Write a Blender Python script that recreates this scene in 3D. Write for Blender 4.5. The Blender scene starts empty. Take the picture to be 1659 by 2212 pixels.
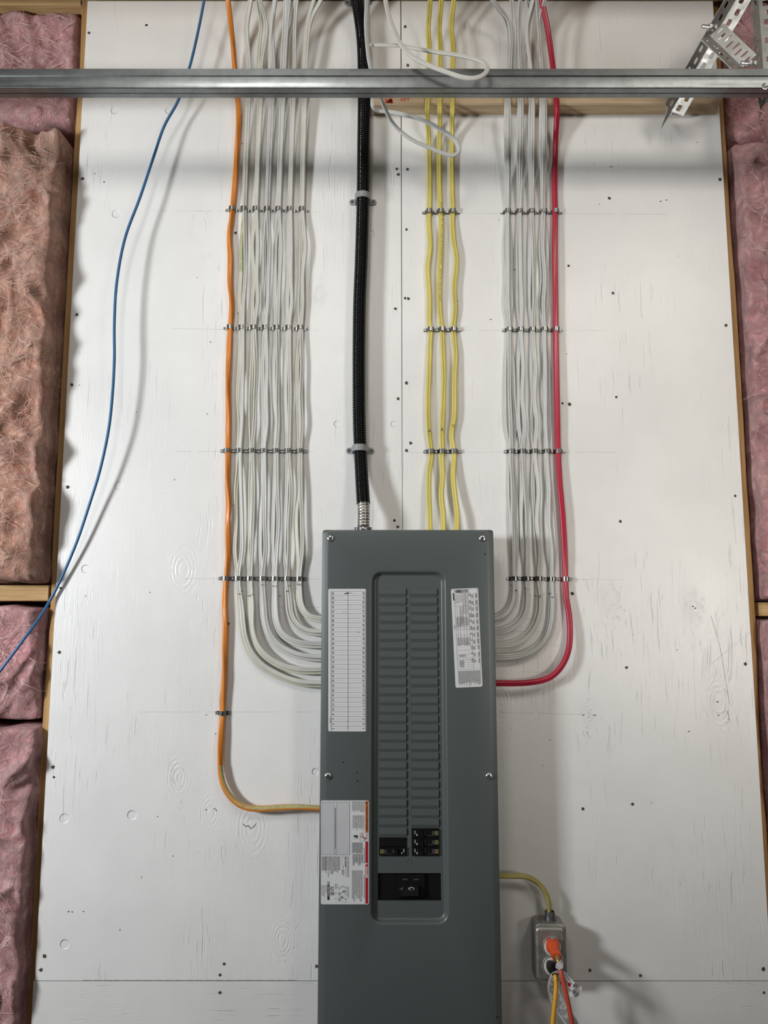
import bpy, bmesh, math, random
from mathutils import Vector, Matrix, noise
random.seed(7)
SC = bpy.context.scene
COL = SC.collection

# ------------------------------------------------------------------ camera / world / lights
F, TH, D, CZ = 1700.0, math.atan(0.1309), 1.6857, 1.45
CT, ST = math.cos(TH), math.sin(TH)
def P(px, py, d=0.0):
    """point seen at photo pixel (px,py) on the plane d metres in front of the plywood"""
    u, v = px - 829.5, 1106.0 - py
    t = (D - d) / (F * CT - v * ST)
    return Vector((u * t, -d, CZ + (F * ST + v * CT) * t))
def S(py, d=0.0):
    """metres per photo pixel at that row and depth"""
    return (D - d) / (F * CT - (1106.0 - py) * ST)
cam = bpy.data.objects.new('camera', bpy.data.cameras.new('camera'))
COL.objects.link(cam)
cam.location = (0, -D, CZ)
cam.rotation_euler = (math.pi / 2 + TH, 0, 0)
cam.data.sensor_fit = 'HORIZONTAL'; cam.data.sensor_width = 36.0
cam.data.lens = F / 1659.0 * 36.0
cam.data.clip_start = 0.05
SC.camera = cam
SC.view_settings.view_transform = 'Standard'
SC.view_settings.look = 'None'
SC.view_settings.gamma = 1.0
SC.view_settings.exposure = 0.0
SC.view_settings.use_curve_mapping = False
world = bpy.data.worlds.new('world'); SC.world = world
world.use_nodes = True
wb = world.node_tree.nodes['Background']
wb.inputs[0].default_value = (1.0, 0.95, 0.88, 1); wb.inputs[1].default_value = 0.02
def area(name, loc, aim, sx, sy, power, colr, spread=180):
    l = bpy.data.lights.new(name, 'AREA'); l.shape = 'RECTANGLE'; l.size = sx; l.size_y = sy
    l.energy = power; l.color = colr; l.spread = math.radians(spread)
    o = bpy.data.objects.new(name, l); COL.objects.link(o)
    o.location = loc
    o.rotation_euler = (Vector(aim) - Vector(loc)).to_track_quat('-Z', 'Y').to_euler()
    return o
area('work_light', (-1.85, -1.40, CZ + 0.28), (-0.1, 0, CZ + 0.05), 0.30, 0.30, 40, (0.94, 0.975, 1.0))
area('ceiling_light', (-0.5, -2.0, 3.15), (0.1, 0, CZ + 0.85), 0.5, 0.8, 4.9, (1.0, 0.965, 0.91), 84)
area('ceiling_light', (1.3, -2.1, 3.15), (0.6, 0, CZ + 0.80), 0.5, 0.8, 4.9, (1.0, 0.93, 0.84), 84)
area('side_light', (1.9, -2.9, CZ - 0.05), (0.75, 0, CZ + 0.1), 0.35, 0.5, 1.25, (1.0, 0.95, 0.87), 36)

# ------------------------------------------------------------------ materials
def srgb(r, g, b):
    f = lambda c: (c / 255 / 12.92) if c / 255 <= 0.04045 else ((c / 255 + 0.055) / 1.055) ** 2.4
    return (f(r), f(g), f(b), 1)
class NT:
    def __init__(s, name):
        s.m = bpy.data.materials.new(name); s.m.use_nodes = True
        s.t = s.m.node_tree; s.b = s.t.nodes['Principled BSDF']
        s.tc = s.t.nodes.new('ShaderNodeTexCoord')
    def n(s, kind, **kw):
        nd = s.t.nodes.new(kind)
        for k, v in kw.items(): setattr(nd, k, v)
        return nd
    def l(s, a, b): s.t.links.new(a, b)
    def mapping(s, scale, loc=(0, 0, 0), src=None, rot=(0, 0, 0)):
        m = s.n('ShaderNodeMapping'); m.inputs['Scale'].default_value = scale
        m.inputs['Location'].default_value = loc; m.inputs['Rotation'].default_value = rot
        s.l(src or s.tc.outputs['Object'], m.inputs['Vector']); return m.outputs[0]
    def noise(s, vec, scale=5, detail=4, rough=0.5, dist=0.0, kind='FBM'):
        nd = s.n('ShaderNodeTexNoise'); nd.noise_type = kind
        nd.inputs['Scale'].default_value = scale; nd.inputs['Detail'].default_value = detail
        nd.inputs['Roughness'].default_value = rough; nd.inputs['Distortion'].default_value = dist
        s.l(vec, nd.inputs['Vector']); return nd.outputs[0]
    def math(s, op, a, b=None, c=None, clamp=False):
        nd = s.n('ShaderNodeMath', operation=op); nd.use_clamp = clamp
        for i, x in enumerate((a, b, c)):
            if x is None: continue
            if isinstance(x, (int, float)): nd.inputs[i].default_value = x
            else: s.l(x, nd.inputs[i])
        return nd.outputs[0]
    def mr(s, v, a, b, c=0.0, d=1.0, smooth=False):
        nd = s.n('ShaderNodeMapRange')
        if smooth: nd.interpolation_type = 'SMOOTHSTEP'
        s.l(v, nd.inputs[0])
        for i, x in enumerate((a, b, c, d)): nd.inputs[1 + i].default_value = x
        return nd.outputs[0]
    def mix(s, f, a, b):
        nd = s.n('ShaderNodeMix', data_type='RGBA')
        if isinstance(f, (int, float)): nd.inputs[0].default_value = f
        else: s.l(f, nd.inputs[0])
        for i, x in ((6, a), (7, b)):
            if isinstance(x, tuple): nd.inputs[i].default_value = x
            else: s.l(x, nd.inputs[i])
        return nd.outputs[2]
    def set(s, **kw):
        for k, v in kw.items():
            k = k.replace('_', ' ')
            if isinstance(v, (int, float, tuple)): s.b.inputs[k].default_value = v
            else: s.l(v, s.b.inputs[k])
        return s
    def bump(s, h, strength=0.3, dist=0.001):
        nd = s.n('ShaderNodeBump'); nd.inputs['Strength'].default_value = strength
        nd.inputs['Distance'].default_value = dist
        s.l(h, nd.inputs['Height']); s.l(nd.outputs[0], s.b.inputs['Normal']); return nd
def plain(name, c, rough=0.5, metal=0.0, spec=0.5, var=0.06, nscale=60, bump=0.0, coat=0.0):
    m = NT(name)
    nv = m.noise(m.mapping((1, 1, 1)), nscale, 3)
    dark = tuple(x * (1 - var) for x in c[:3]) + (1,)
    light = tuple(min(1, x * (1 + var)) for x in c[:3]) + (1,)
    m.set(Base_Color=m.mix(m.mr(nv, 0.3, 0.7), dark, light), Roughness=rough, Metallic=metal, Specular_IOR_Level=spec)
    if coat: m.set(Coat_Weight=coat, Coat_Roughness=0.15)
    if bump: m.bump(nv, bump, 0.001)
    return m.m

KNOTS = [(1500, 1308, 1.0), (1553, 1515, 1.2), (545, 1790, 1.4), (395, 1230, 1.3), (385, 1680, 1.1), (455, 1757, 1.0),
         (1235, 1228, 1.3), (1085, 1510, 1.2), (430, 490, 1.3), (610, 2030, 1.0), (1320, 1290, 1.0), (690, 640, 0.7), (1270, 1545, 0.7)]
PLUGS = [(248, 239, 8), (365, 239, 8), (251, 462, 9), (801, 505, 8), (728, 916, 7), (850, 916, 6), (257, 1049, 9),
         (185, 1229, 9), (681, 1667, 7), (139, 1768, 10), (285, 1761, 10), (140, 2040, 10)]
def plywood_mat(name, vertical=True, tint=(0.80, 0.793, 0.775)):
    m = NT(name)
    g = (1, 1, 1)
    ob = m.tc.outputs['Object']
    # knots bend the grain around them
    kn = None; ringh = None; sm = None
    sx = m.n('ShaderNodeSeparateXYZ'); m.l(ob, sx.inputs[0])
    if vertical:
        for (kx, ky, ks) in KNOTS:
            p = P(kx, ky)
            dx = m.math('MULTIPLY', m.math('SUBTRACT', sx.outputs[0], p.x), 38.0 / ks)
            dz = m.math('MULTIPLY', m.math('SUBTRACT', sx.outputs[2], p.z), 22.0 / ks)
            r2 = m.math('ADD', m.math('MULTIPLY', dx, dx), m.math('MULTIPLY', dz, dz))
            e = m.math('DIVIDE', 1.0, m.math('MULTIPLY_ADD', r2, 1.0, 1.0))
            e = m.math('MULTIPLY', e, e)
            kn = e if kn is None else m.math('MAXIMUM', kn, e)
        for (kx, ky, kr) in PLUGS:
            p = P(kx, ky); r = kr * S(ky)
            dx = m.math('SUBTRACT', sx.outputs[0], p.x); dz = m.math('SUBTRACT', sx.outputs[2], p.z)
            dd = m.math('SQRT', m.math('ADD', m.math('MULTIPLY', dx, dx), m.math('MULTIPLY', dz, dz)))
            q = m.mr(dd, r * 0.80, r * 1.08, 1.0, 0.0, True)
            ringh = q if ringh is None else m.math('MAXIMUM', ringh, q)
    st = (1.0, 1.0, 0.055) if vertical else (0.055, 1.0, 1.0)
    vec = m.mapping(st)
    if kn is not None:
        cm = m.n('ShaderNodeCombineXYZ'); m.l(m.math('MULTIPLY', kn, 0.05), cm.inputs[0]); m.l(m.math('MULTIPLY', kn, 0.03), cm.inputs[2])
        va = m.n('ShaderNodeVectorMath', operation='ADD'); m.l(vec, va.inputs[0]); m.l(cm.outputs[0], va.inputs[1]); vec = va.outputs[0]
    grain = m.noise(vec, 190, 3, 0.55, 0.35)
    grain2 = m.noise(vec, 620, 2, 0.6, 0.1)
    crack = m.mr(grain, 0.60, 0.70, 0.0, 1.0, True)
    patch = m.mr(m.noise(m.mapping((2.2, 1, 0.9)), 2.2, 3, 0.6), 0.44, 0.62, 0.06, 1.0, True)
    fine = m.noise(m.mapping((1, 1, 1)), 260, 2, 0.6)
    h = m.math('MULTIPLY', m.math('ADD', m.math('MULTIPLY', grain, 0.55), m.math('MULTIPLY', crack, -0.75)), patch)
    h = m.math('ADD', h, m.math('MULTIPLY', grain2, 0.13))
    h = m.math('ADD', h, m.math('MULTIPLY', fine, 0.13))
    h = m.math('ADD', h, m.math('MULTIPLY', m.noise(m.mapping((1, 1, 0.6)), 9, 2), 0.9))
    if kn is not None:
        rings = m.n('ShaderNodeMath', operation='SINE'); m.l(m.math('MULTIPLY', m.math('SQRT', m.math('ADD', kn, 0.001)), 46.0), rings.inputs[0])
        km = m.mr(kn, 0.10, 0.55, 0.0, 0.5, True)
        nz = m.mr(m.noise(m.mapping((1, 1, 1)), 75, 3), 0.4, 0.6, 0.0, 1.0)
        h = m.math('ADD', h, m.math('MULTIPLY', m.math('MULTIPLY', m.math('MULTIPLY', rings.outputs[0], km), nz), 0.5))
        h = m.math('ADD', h, m.math('MULTIPLY', ringh, -1.3))
    mot = m.noise(m.mapping((1, 1, 1)), 4, 4, 0.6)
    c1 = tuple(x * 0.95 for x in tint) + (1,); c2 = tuple(min(1, x * 1.03) for x in tint) + (1,)
    c = m.mix(m.mr(mot, 0.35, 0.65), c1, c2)
    sp = m.noise(m.mapping((1, 1, 0.55)), 130, 2, 0.5)
    c = m.mix(m.mr(sp, 0.765, 0.79, 0.0, 0.55), c, (0.22, 0.19, 0.17, 1))
    m.set(Base_Color=c, Roughness=m.mr(fine, 0.3, 0.7, 0.30, 0.42), Specular_IOR_Level=0.5)
    m.bump(h, 0.85, 0.0014)
    return m.m
def wood_mat(name, c1, c2, axis='z'):
    m = NT(name)
    st = {'z': (1, 1, 0.05), 'x': (0.05, 1, 1)}[axis]
    gr = m.noise(m.mapping(st), 120, 4, 0.6, 0.6)
    big = m.noise(m.mapping(tuple(0.3 + 0.7 * q for q in st)), 14, 3, 0.5, 0.5)
    c = m.mix(m.mr(gr, 0.35, 0.65), c1, c2)
    c = m.mix(m.mr(big, 0.62, 0.72, 0, 0.55), c, tuple(x * 0.45 for x in c1[:3]) + (1,))
    m.set(Base_Color=c, Roughness=0.7, Specular_IOR_Level=0.2); m.bump(gr, 0.25, 0.0008)
    return m.m
def galv_mat(name, c=(0.50, 0.53, 0.54), rough=0.33, streak='x', metal=1.0):
    m = NT(name)
    st = {'x': (0.03, 1, 1), 'n': (1, 1, 1), 'z': (1, 1, 0.03)}[streak]
    a = m.noise(m.mapping(st), 90, 4, 0.6)
    b = m.noise(m.mapping((1, 1, 1)), 35, 4, 0.7)
    col = m.mix(m.mr(b, 0.3, 0.7), tuple(x * 0.82 for x in c) + (1,), tuple(min(1, x * 1.12) for x in c) + (1,))
    m.set(Base_Color=col, Metallic=metal, Roughness=m.mr(a, 0.3, 0.7, rough * 0.75, rough * 1.3))
    m.bump(a, 0.05, 0.0006)
    return m.m
def fiber_mat(name, c1, c2, c3):
    m = NT(name)
    wv = m.noise(m.mapping((1, 1, 1)), 9, 3, 0.6)
    ws = m.n('ShaderNodeVectorMath', operation='SCALE'); ws.inputs['Scale'].default_value = 0.35
    nc = m.n('ShaderNodeTexNoise'); nc.inputs['Scale'].default_value = 7; nc.inputs['Detail'].default_value = 3
    m.l(m.tc.outputs['Object'], nc.inputs['Vector']); m.l(nc.outputs['Color'], ws.inputs[0])
    va = m.n('ShaderNodeVectorMath', operation='ADD'); m.l(m.tc.outputs['Object'], va.inputs[0]); m.l(ws.outputs[0], va.inputs[1])
    fib = m.noise(m.mapping((1, 1, 0.22), src=va.outputs[0], rot=(0, 0.5, 0)), 75, 6, 0.72)
    fib2 = m.noise(m.mapping((1, 1, 0.08), src=va.outputs[0], rot=(0, -0.4, 0)), 330, 3, 0.6)
    big = m.noise(va.outputs[0], 16, 4, 0.65)
    c = m.mix(m.mr(big, 0.36, 0.64), c1, c2)
    c = m.mix(m.mr(fib, 0.50, 0.64, 0, 0.6), c, c3)
    c = m.mix(m.mr(fib2, 0.55, 0.68, 0, 0.35), c, c3)
    m.set(Base_Color=c, Roughness=0.9, Specular_IOR_Level=0.08, Sheen_Weight=0.25, Sheen_Roughness=0.5)
    h = m.math('ADD', m.math('MULTIPLY', fib, 0.9), m.math('MULTIPLY', fib2, 0.25))
    m.bump(h, 1.0, 0.013)
    return m.m

M = {}
M['ply'] = plywood_mat('painted_plywood')
M['ply_h'] = plywood_mat('painted_plywood_crosswise', False, (0.77, 0.76, 0.74))
M['pencil'] = plain('pencil_line', (0.36, 0.35, 0.34, 1), 0.7)
M['crack'] = plain('dark_split', (0.10, 0.075, 0.06, 1), 0.9)
M['black_hole'] = plain('black_hole', (0.006, 0.006, 0.006, 1), 0.9)
M['stud'] = wood_mat('stud_wood', (0.34, 0.19, 0.075, 1), (0.47, 0.29, 0.125, 1), 'z')
M['stud_x'] = wood_mat('blocking_wood', (0.42, 0.26, 0.11, 1), (0.56, 0.38, 0.19, 1), 'x')
M['pine'] = wood_mat('pale_pine', (0.52, 0.38, 0.23, 1), (0.66, 0.52, 0.35, 1), 'x')
M['sheath'] = plain('dark_sheathing', (0.035, 0.028, 0.024, 1), 0.9)
M['concrete'] = plain('concrete', (0.15, 0.14, 0.13, 1), 0.8, nscale=8, var=0.15)
M['ceil'] = plain('ceiling_board', (0.42, 0.40, 0.37, 1), 0.8, nscale=6)
M['galv'] = galv_mat('galvanised_steel', (0.25, 0.265, 0.27), 0.40)
M['galv_n'] = galv_mat('galvanised_sheet', (0.50, 0.50, 0.48), 0.42, 'n', 0.65)
M['zinc'] = galv_mat('zinc_strap', (0.27, 0.265, 0.255), 0.34, 'n')
M['zinc_shiny'] = galv_mat('shiny_spiral_steel', (0.52, 0.50, 0.47), 0.34, 'n')
M['bright'] = galv_mat('bright_zinc', (0.74, 0.75, 0.76), 0.25, 'n')
M['stainless'] = galv_mat('pressed_steel_cover', (0.36, 0.345, 0.32), 0.40, 'n', 0.7)
M['rust_screw'] = galv_mat('weathered_screw', (0.16, 0.14, 0.125), 0.5, 'n', 0.7)
M['white'] = plain('white_sheath', (0.56, 0.55, 0.505, 1), 0.42, var=0.05, nscale=20)
M['white_b'] = plain('cool_white_sheath', (0.53, 0.53, 0.515, 1), 0.40, var=0.05, nscale=20)
M['white_y'] = plain('yellowed_white_sheath', (0.55, 0.535, 0.44, 1), 0.45, var=0.08, nscale=20)
M['white_g'] = plain('green_stained_sheath', (0.42, 0.44, 0.26, 1), 0.5, var=0.2, nscale=60)
M['yellow'] = plain('yellow_sheath', (0.60, 0.50, 0.11, 1), 0.38, var=0.06, nscale=20)
M['yellow_dim'] = plain('old_yellow_sheath', (0.42, 0.36, 0.10, 1), 0.45, var=0.15, nscale=40)
M['red'] = plain('red_sheath', (0.42, 0.017, 0.045, 1), 0.32, var=0.06, nscale=20)
M['orange'] = plain('orange_sheath', (0.64, 0.21, 0.025, 1), 0.38, var=0.08, nscale=20)
M['orange_dirt'] = plain('overpainted_sheath', (0.42, 0.37, 0.16, 1), 0.5, var=0.2, nscale=90)
M['blue'] = plain('blue_sheath', (0.028, 0.13, 0.29, 1), 0.38, var=0.05)
M['black_pvc'] = plain('black_jacket', (0.005, 0.005, 0.0055, 1), 0.16, spec=0.18)
M['black'] = plain('black_plastic', (0.006, 0.006, 0.007, 1), 0.35)
M['grey_plastic'] = plain('grey_plastic', (0.30, 0.31, 0.31, 1), 0.35)
M['dark_plastic'] = plain('dark_grey_plastic', (0.07, 0.07, 0.075, 1), 0.4)
pm = NT('grey_enamel')
pn = pm.noise(pm.mapping((1, 1, 1)), 420, 2); pw = pm.noise(pm.mapping((1, 1, 1)), 6, 2)
pm.set(Base_Color=pm.mix(pw, (0.078, 0.093, 0.093, 1), (0.088, 0.102, 0.101, 1)), Roughness=0.36, Specular_IOR_Level=0.55)
pm.bump(pm.math('ADD', pm.math('MULTIPLY', pn, 0.08), pw), 0.25, 0.0012)
M['panel'] = pm.m
M['sticker'] = plain('white_sticker', (0.66, 0.66, 0.67, 1), 0.35, var=0.02, nscale=10)
M['sticker_clear'] = plain('grey_sticker_film', (0.53, 0.53, 0.545, 1), 0.3, var=0.03, nscale=25, bump=0.4)
M['ink'] = plain('black_ink', (0.03, 0.03, 0.032, 1), 0.5)
M['ink_soft'] = plain('grey_ink', (0.20, 0.20, 0.205, 1), 0.5)
M['ink_white'] = plain('white_print', (0.75, 0.75, 0.74, 1), 0.5)
M['danger'] = plain('red_print', (0.38, 0.012, 0.02, 1), 0.4)
M['warn'] = plain('orange_print', (0.52, 0.12, 0.02, 1), 0.4)
M['stamp'] = plain('red_stamp_ink', (0.60, 0.07, 0.04, 1), 0.6)
M['logo_yellow'] = plain('yellow_print', (0.22, 0.21, 0.06, 1), 0.5)
M['purple'] = plain('purple_print', (0.12, 0.02, 0.10, 1), 0.5)
M['breaker'] = plain('breaker_black', (0.005, 0.005, 0.0055, 1), 0.45, spec=0.3)
M['plug_orange'] = plain('orange_plug', (0.70, 0.085, 0.02, 1), 0.35)
M['cord_red'] = plain('red_cord', (0.50, 0.07, 0.035, 1), 0.4)
M['cord_yellow'] = plain('yellow_cord', (0.72, 0.38, 0.03, 1), 0.4)
M['rec_white'] = plain('white_receptacle', (0.72, 0.70, 0.66, 1), 0.35)
M['brass'] = galv_mat('brass', (0.62, 0.42, 0.16), 0.3, 'n')
M['pink'] = fiber_mat('pink_fibreglass', (0.55, 0.235, 0.245, 1), (0.72, 0.40, 0.40, 1), (0.84, 0.60, 0.59, 1))
M['fiber_pink'] = plain('pale_pink_fibres', (0.80, 0.56, 0.55, 1), 0.8, spec=0.1)
M['fiber_tan'] = plain('pale_tan_fibres', (0.76, 0.55, 0.45, 1), 0.8, spec=0.1)
M['tan'] = fiber_mat('tan_fibreglass', (0.47, 0.21, 0.145, 1), (0.62, 0.36, 0.27, 1), (0.74, 0.52, 0.42, 1))

# ------------------------------------------------------------------ mesh helpers
ORG = {}
class MB:
    def __init__(s): s.v = []; s.f = []; s.m = []; s.mats = []
    def mi(s, mat):
        if mat not in s.mats: s.mats.append(mat)
        return s.mats.index(mat)
    def poly(s, pts, mat):
        b = len(s.v); s.v += [Vector(p) for p in pts]
        s.f.append(list(range(b, b + len(pts)))); s.m.append(s.mi(mat))
    def faces(s, pts, fs, mat):
        b = len(s.v); s.v += [Vector(p) for p in pts]; k = s.mi(mat)
        for f in fs: s.f.append([b + i for i in f]); s.m.append(k)
    def box(s, x0, x1, y0, y1, z0, z1, mat):
        p = [(x0, y0, z0), (x1, y0, z0), (x1, y1, z0), (x0, y1, z0), (x0, y0, z1), (x1, y0, z1), (x1, y1, z1), (x0, y1, z1)]
        s.faces(p, [(0, 3, 2, 1), (4, 5, 6, 7), (0, 1, 5, 4), (1, 2, 6, 5), (2, 3, 7, 6), (3, 0, 4, 7)], mat)
    def loops(s, loops, mat, cap0=False, cap1=False, closed=True):
        n = len(loops[0]); b = len(s.v); k = s.mi(mat)
        for lp in loops: s.v += [Vector(p) for p in lp]
        for i in range(len(loops) - 1):
            for j in range(n if closed else n - 1):
                a, c = b + i * n + j, b + i * n + (j + 1) % n
                s.f.append([a, c, c + n, a + n]); s.m.append(k)
        if cap0: s.f.append([b + j for j in reversed(range(n))]); s.m.append(k)
        if cap1: s.f.append([b + (len(loops) - 1) * n + j for j in range(n)]); s.m.append(k)
    def cyl(s, a, c, r0, r1, mat, n=16, cap=True):
        a, c = Vector(a), Vector(c); t = (c - a).normalized()
        u = t.orthogonal().normalized(); w = t.cross(u)
        L = [[q + (u * math.cos(6.28318 * i / n) + w * math.sin(6.28318 * i / n)) * r for i in range(n)] for q, r in ((a, r0), (c, r1))]
        s.loops(L, mat, cap, cap)
    def lathe(s, a, t, prof, mat, n=20):
        """prof = [(distance along t, radius)]"""
        a = Vector(a); t = Vector(t).normalized(); u = t.orthogonal().normalized(); w = t.cross(u)
        L = [[a + t * q + (u * math.cos(6.28318 * i / n) + w * math.sin(6.28318 * i / n)) * max(r, 1e-5) for i in range(n)] for q, r in prof]
        s.loops(L, mat, True, True)
    def build(s, name, parent=None, origin=None, smooth=None, fix=True):
        if origin is None:
            if parent is not None: origin = ORG[parent.name]
            else:
                xs = [p.x for p in s.v]; ys = [p.y for p in s.v]; zs = [p.z for p in s.v]
                origin = Vector(((min(xs) + max(xs)) / 2, (min(ys) + max(ys)) / 2, min(zs)))
        origin = Vector(origin)
        me = bpy.data.meshes.new(name)
        me.from_pydata([tuple(p - origin) for p in s.v], [], s.f)
        for mt in s.mats: me.materials.append(M[mt])
        me.polygons.foreach_set('material_index', s.m)
        if fix:
            bm = bmesh.new(); bm.from_mesh(me)
            bmesh.ops.recalc_face_normals(bm, faces=bm.faces); bm.to_mesh(me); bm.free()
        if smooth is not None:
            me.polygons.foreach_set('use_smooth', [True] * len(me.polygons))
            me.set_sharp_from_angle(angle=math.radians(smooth))
        me.update()
        o = bpy.data.objects.new(name, me); COL.objects.link(o)
        if parent is not None:
            o.parent = parent; o.location = origin - ORG[parent.name]
        else: o.location = origin
        ORG[o.name] = origin
        return o
def tag(o, label=None, cat=None, group=None, kind=None):
    if label: o['label'] = label
    if cat: o['category'] = cat
    if group: o['group'] = group
    if kind: o['kind'] = kind
    return o
def empty(name, loc, label, cat, group=None):
    o = bpy.data.objects.new(name, None); COL.objects.link(o); o.location = loc
    o.empty_display_size = 0.05
    ORG[o.name] = Vector(loc); return tag(o, label, cat, group)
def dup(root, loc, label, group=None):
    r = root.copy(); COL.objects.link(r); r.location = loc; r['label'] = label
    ORG[r.name] = Vector(loc)
    for ch in list(root.children):
        c = ch.copy(); COL.objects.link(c); c.parent = r
        ORG[c.name] = Vector(loc) + ch.location
        for g in list(ch.children):
            e = g.copy(); COL.objects.link(e); e.parent = c
    return r
TXT = {}
def text_mesh(s):
    if s in TXT: return TXT[s]
    cu = bpy.data.curves.new('letters', 'FONT'); cu.body = s; cu.size = 1.0; cu.offset = 0.022; cu.resolution_u = 2
    o = bpy.data.objects.new('letters', cu); COL.objects.link(o)
    dg = bpy.context.evaluated_depsgraph_get(); dg.update()
    me = bpy.data.meshes.new_from_object(o.evaluated_get(dg))
    vs = [v.co.copy() for v in me.vertices]; fs = [list(p.vertices) for p in me.polygons]
    bpy.data.objects.remove(o); bpy.data.curves.remove(cu); bpy.data.meshes.remove(me)
    x0 = min(v.x for v in vs); x1 = max(v.x for v in vs); y0 = min(v.y for v in vs); y1 = max(v.y for v in vs)
    vs = [((v.x - x0) / (y1 - y0), (v.y - y0) / (y1 - y0)) for v in vs]
    TXT[s] = (vs, fs, (x1 - x0) / (y1 - y0)); return TXT[s]
def put_text(mb, s, px, py, hpx, d, mat, along=None, rot='down', ang=0.0):
    """centre of the word at pixel (px,py); cap height hpx; along = word length in px"""
    vs, fs, asp = text_mesh(s)
    w = along if along else hpx * asp
    out = []
    for (x, y) in vs:
        a = (x / asp - 0.5) * w; b = (y - 0.5) * hpx
        if rot == 'down': qx, qy = b, a          # reads top to bottom, letter tops to the right
        elif rot == 'up': qx, qy = -b, -a
        elif rot == 'flip': qx, qy = -a, b
        else: qx, qy = a, -b
        qx, qy = qx * math.cos(ang) - qy * math.sin(ang), qx * math.sin(ang) + qy * math.cos(ang)
        out.append(P(px + qx, py + qy, d))
    mb.faces(out, fs, mat)
def rect_px(mb, x0, y0, x1, y1, d, mat, ang=0.0, cx=0, cy=0):
    pts = [(x0, y0), (x1, y0), (x1, y1), (x0, y1)]
    if ang:
        pts = [(cx + (x - cx) * math.cos(ang) - (y - cy) * math.sin(ang), cy + (x - cx) * math.sin(ang) + (y - cy) * math.cos(ang)) for x, y in pts]
    mb.poly([P(x, y, d) for x, y in reversed(pts)], mat)
def frame_px(mb, x0, y0, x1, y1, t, d, mat, **k):
    rect_px(mb, x0, y0, x1, y0 + t, d, mat, **k); rect_px(mb, x0, y1 - t, x1, y1, d, mat, **k)
    rect_px(mb, x0, y0, x0 + t, y1, d, mat, **k); rect_px(mb, x1 - t, y0, x1, y1, d, mat, **k)
def rrect(x0, x1, z0, z1, r, n=6):
    """rounded rectangle loop in the x-z plane"""
    out = []
    for cx, cz, a0 in ((x1 - r, z1 - r, 0), (x0 + r, z1 - r, 90), (x0 + r, z0 + r, 180), (x1 - r, z0 + r, 270)):
        for i in range(n + 1):
            a = math.radians(a0 + 90.0 * i / n); out.append((cx + r * math.cos(a), cz + r * math.sin(a)))
    return out
def spline(pts, step=0.006):
    pts = [Vector(p) for p in pts]
    ext = [pts[0] * 2 - pts[1]] + pts + [pts[-1] * 2 - pts[-2]]
    out = []
    for i in range(1, len(ext) - 2):
        p0, p1, p2, p3 = ext[i - 1:i + 3]
        d = lambda a, b: max((b - a).length, 1e-6) ** 0.5
        t0 = 0; t1 = t0 + d(p0, p1); t2 = t1 + d(p1, p2); t3 = t2 + d(p2, p3)
        n = max(2, int((p2 - p1).length / step))
        for k in range(n):
            t = t1 + (t2 - t1) * k / n
            A1 = p0 * ((t1 - t) / (t1 - t0)) + p1 * ((t - t0) / (t1 - t0))
            A2 = p1 * ((t2 - t) / (t2 - t1)) + p2 * ((t - t1) / (t2 - t1))
            A3 = p2 * ((t3 - t) / (t3 - t2)) + p3 * ((t - t2) / (t3 - t2))
            B1 = A1 * ((t2 - t) / (t2 - t0)) + A2 * ((t - t0) / (t2 - t0))
            B2 = A2 * ((t3 - t) / (t3 - t1)) + A3 * ((t - t1) / (t3 - t1))
            out.append(B1 * ((t2 - t) / (t2 - t1)) + B2 * ((t - t1) / (t2 - t1)))
    out.append(pts[-1]); return out
def flat_profile(w, th, groove=0.25, n=28):
    out = []
    for i in range(n):
        a = 2 * math.pi * i / n
        c, s_ = math.cos(a), math.sin(a)
        x = w / 2 * math.copysign(abs(c) ** 0.75, c); y = th / 2 * math.copysign(abs(s_) ** 0.7, s_)
        y *= 1 - groove * math.exp(-(x / (0.15 * w)) ** 2)
        out.append((x, y))
    return out
def round_profile(r, n=14): return [(r * math.cos(6.28318 * i / n), r * math.sin(6.28318 * i / n)) for i in range(n)]
def sweep(mb, path, prof, mat, twist=None, scale=None, ref=(0, -1, 0), cap=True, matf=None):
    ref = Vector(ref); loops = []
    for i, p in enumerate(path):
        t = (path[min(i + 1, len(path) - 1)] - path[max(i - 1, 0)]).normalized()
        nrm = (ref - t * ref.dot(t))
        nrm = nrm.normalized() if nrm.length > 1e-4 else t.orthogonal().normalized()
        b = t.cross(nrm)
        a = twist(i) if twist else 0.0; sc = scale(i) if scale else 1.0
        ca, sa = math.cos(a), math.sin(a)
        loops.append([p + (b * (x * ca - y * sa) + nrm * (x * sa + y * ca)) * sc for x, y in prof])
    if matf is None: mb.loops(loops, mat, cap, cap)
    else:
        k0 = 0; cur = matf(0)
        for i in range(1, len(loops)):
            mm = matf(i)
            if mm != cur or i == len(loops) - 1:
                mb.loops(loops[k0:i + 1], cur, k0 == 0, i == len(loops) - 1); k0 = i; cur = mm

# ------------------------------------------------------------------ room shell
b = MB(); b.box(-2.2, 2.2, 0.16, 0.18, 0, 3.25, 'sheath'); tag(b.build('wall_back'), kind='structure')
b = MB(); b.box(-2.2, 2.2, -4.5, 0.18, -0.05, 0, 'concrete'); tag(b.build('floor'), kind='structure')
b = MB(); b.box(-2.2, 2.2, -4.5, 0.18, 3.25, 3.30, 'ceil'); tag(b.build('ceiling'), kind='structure')

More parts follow.
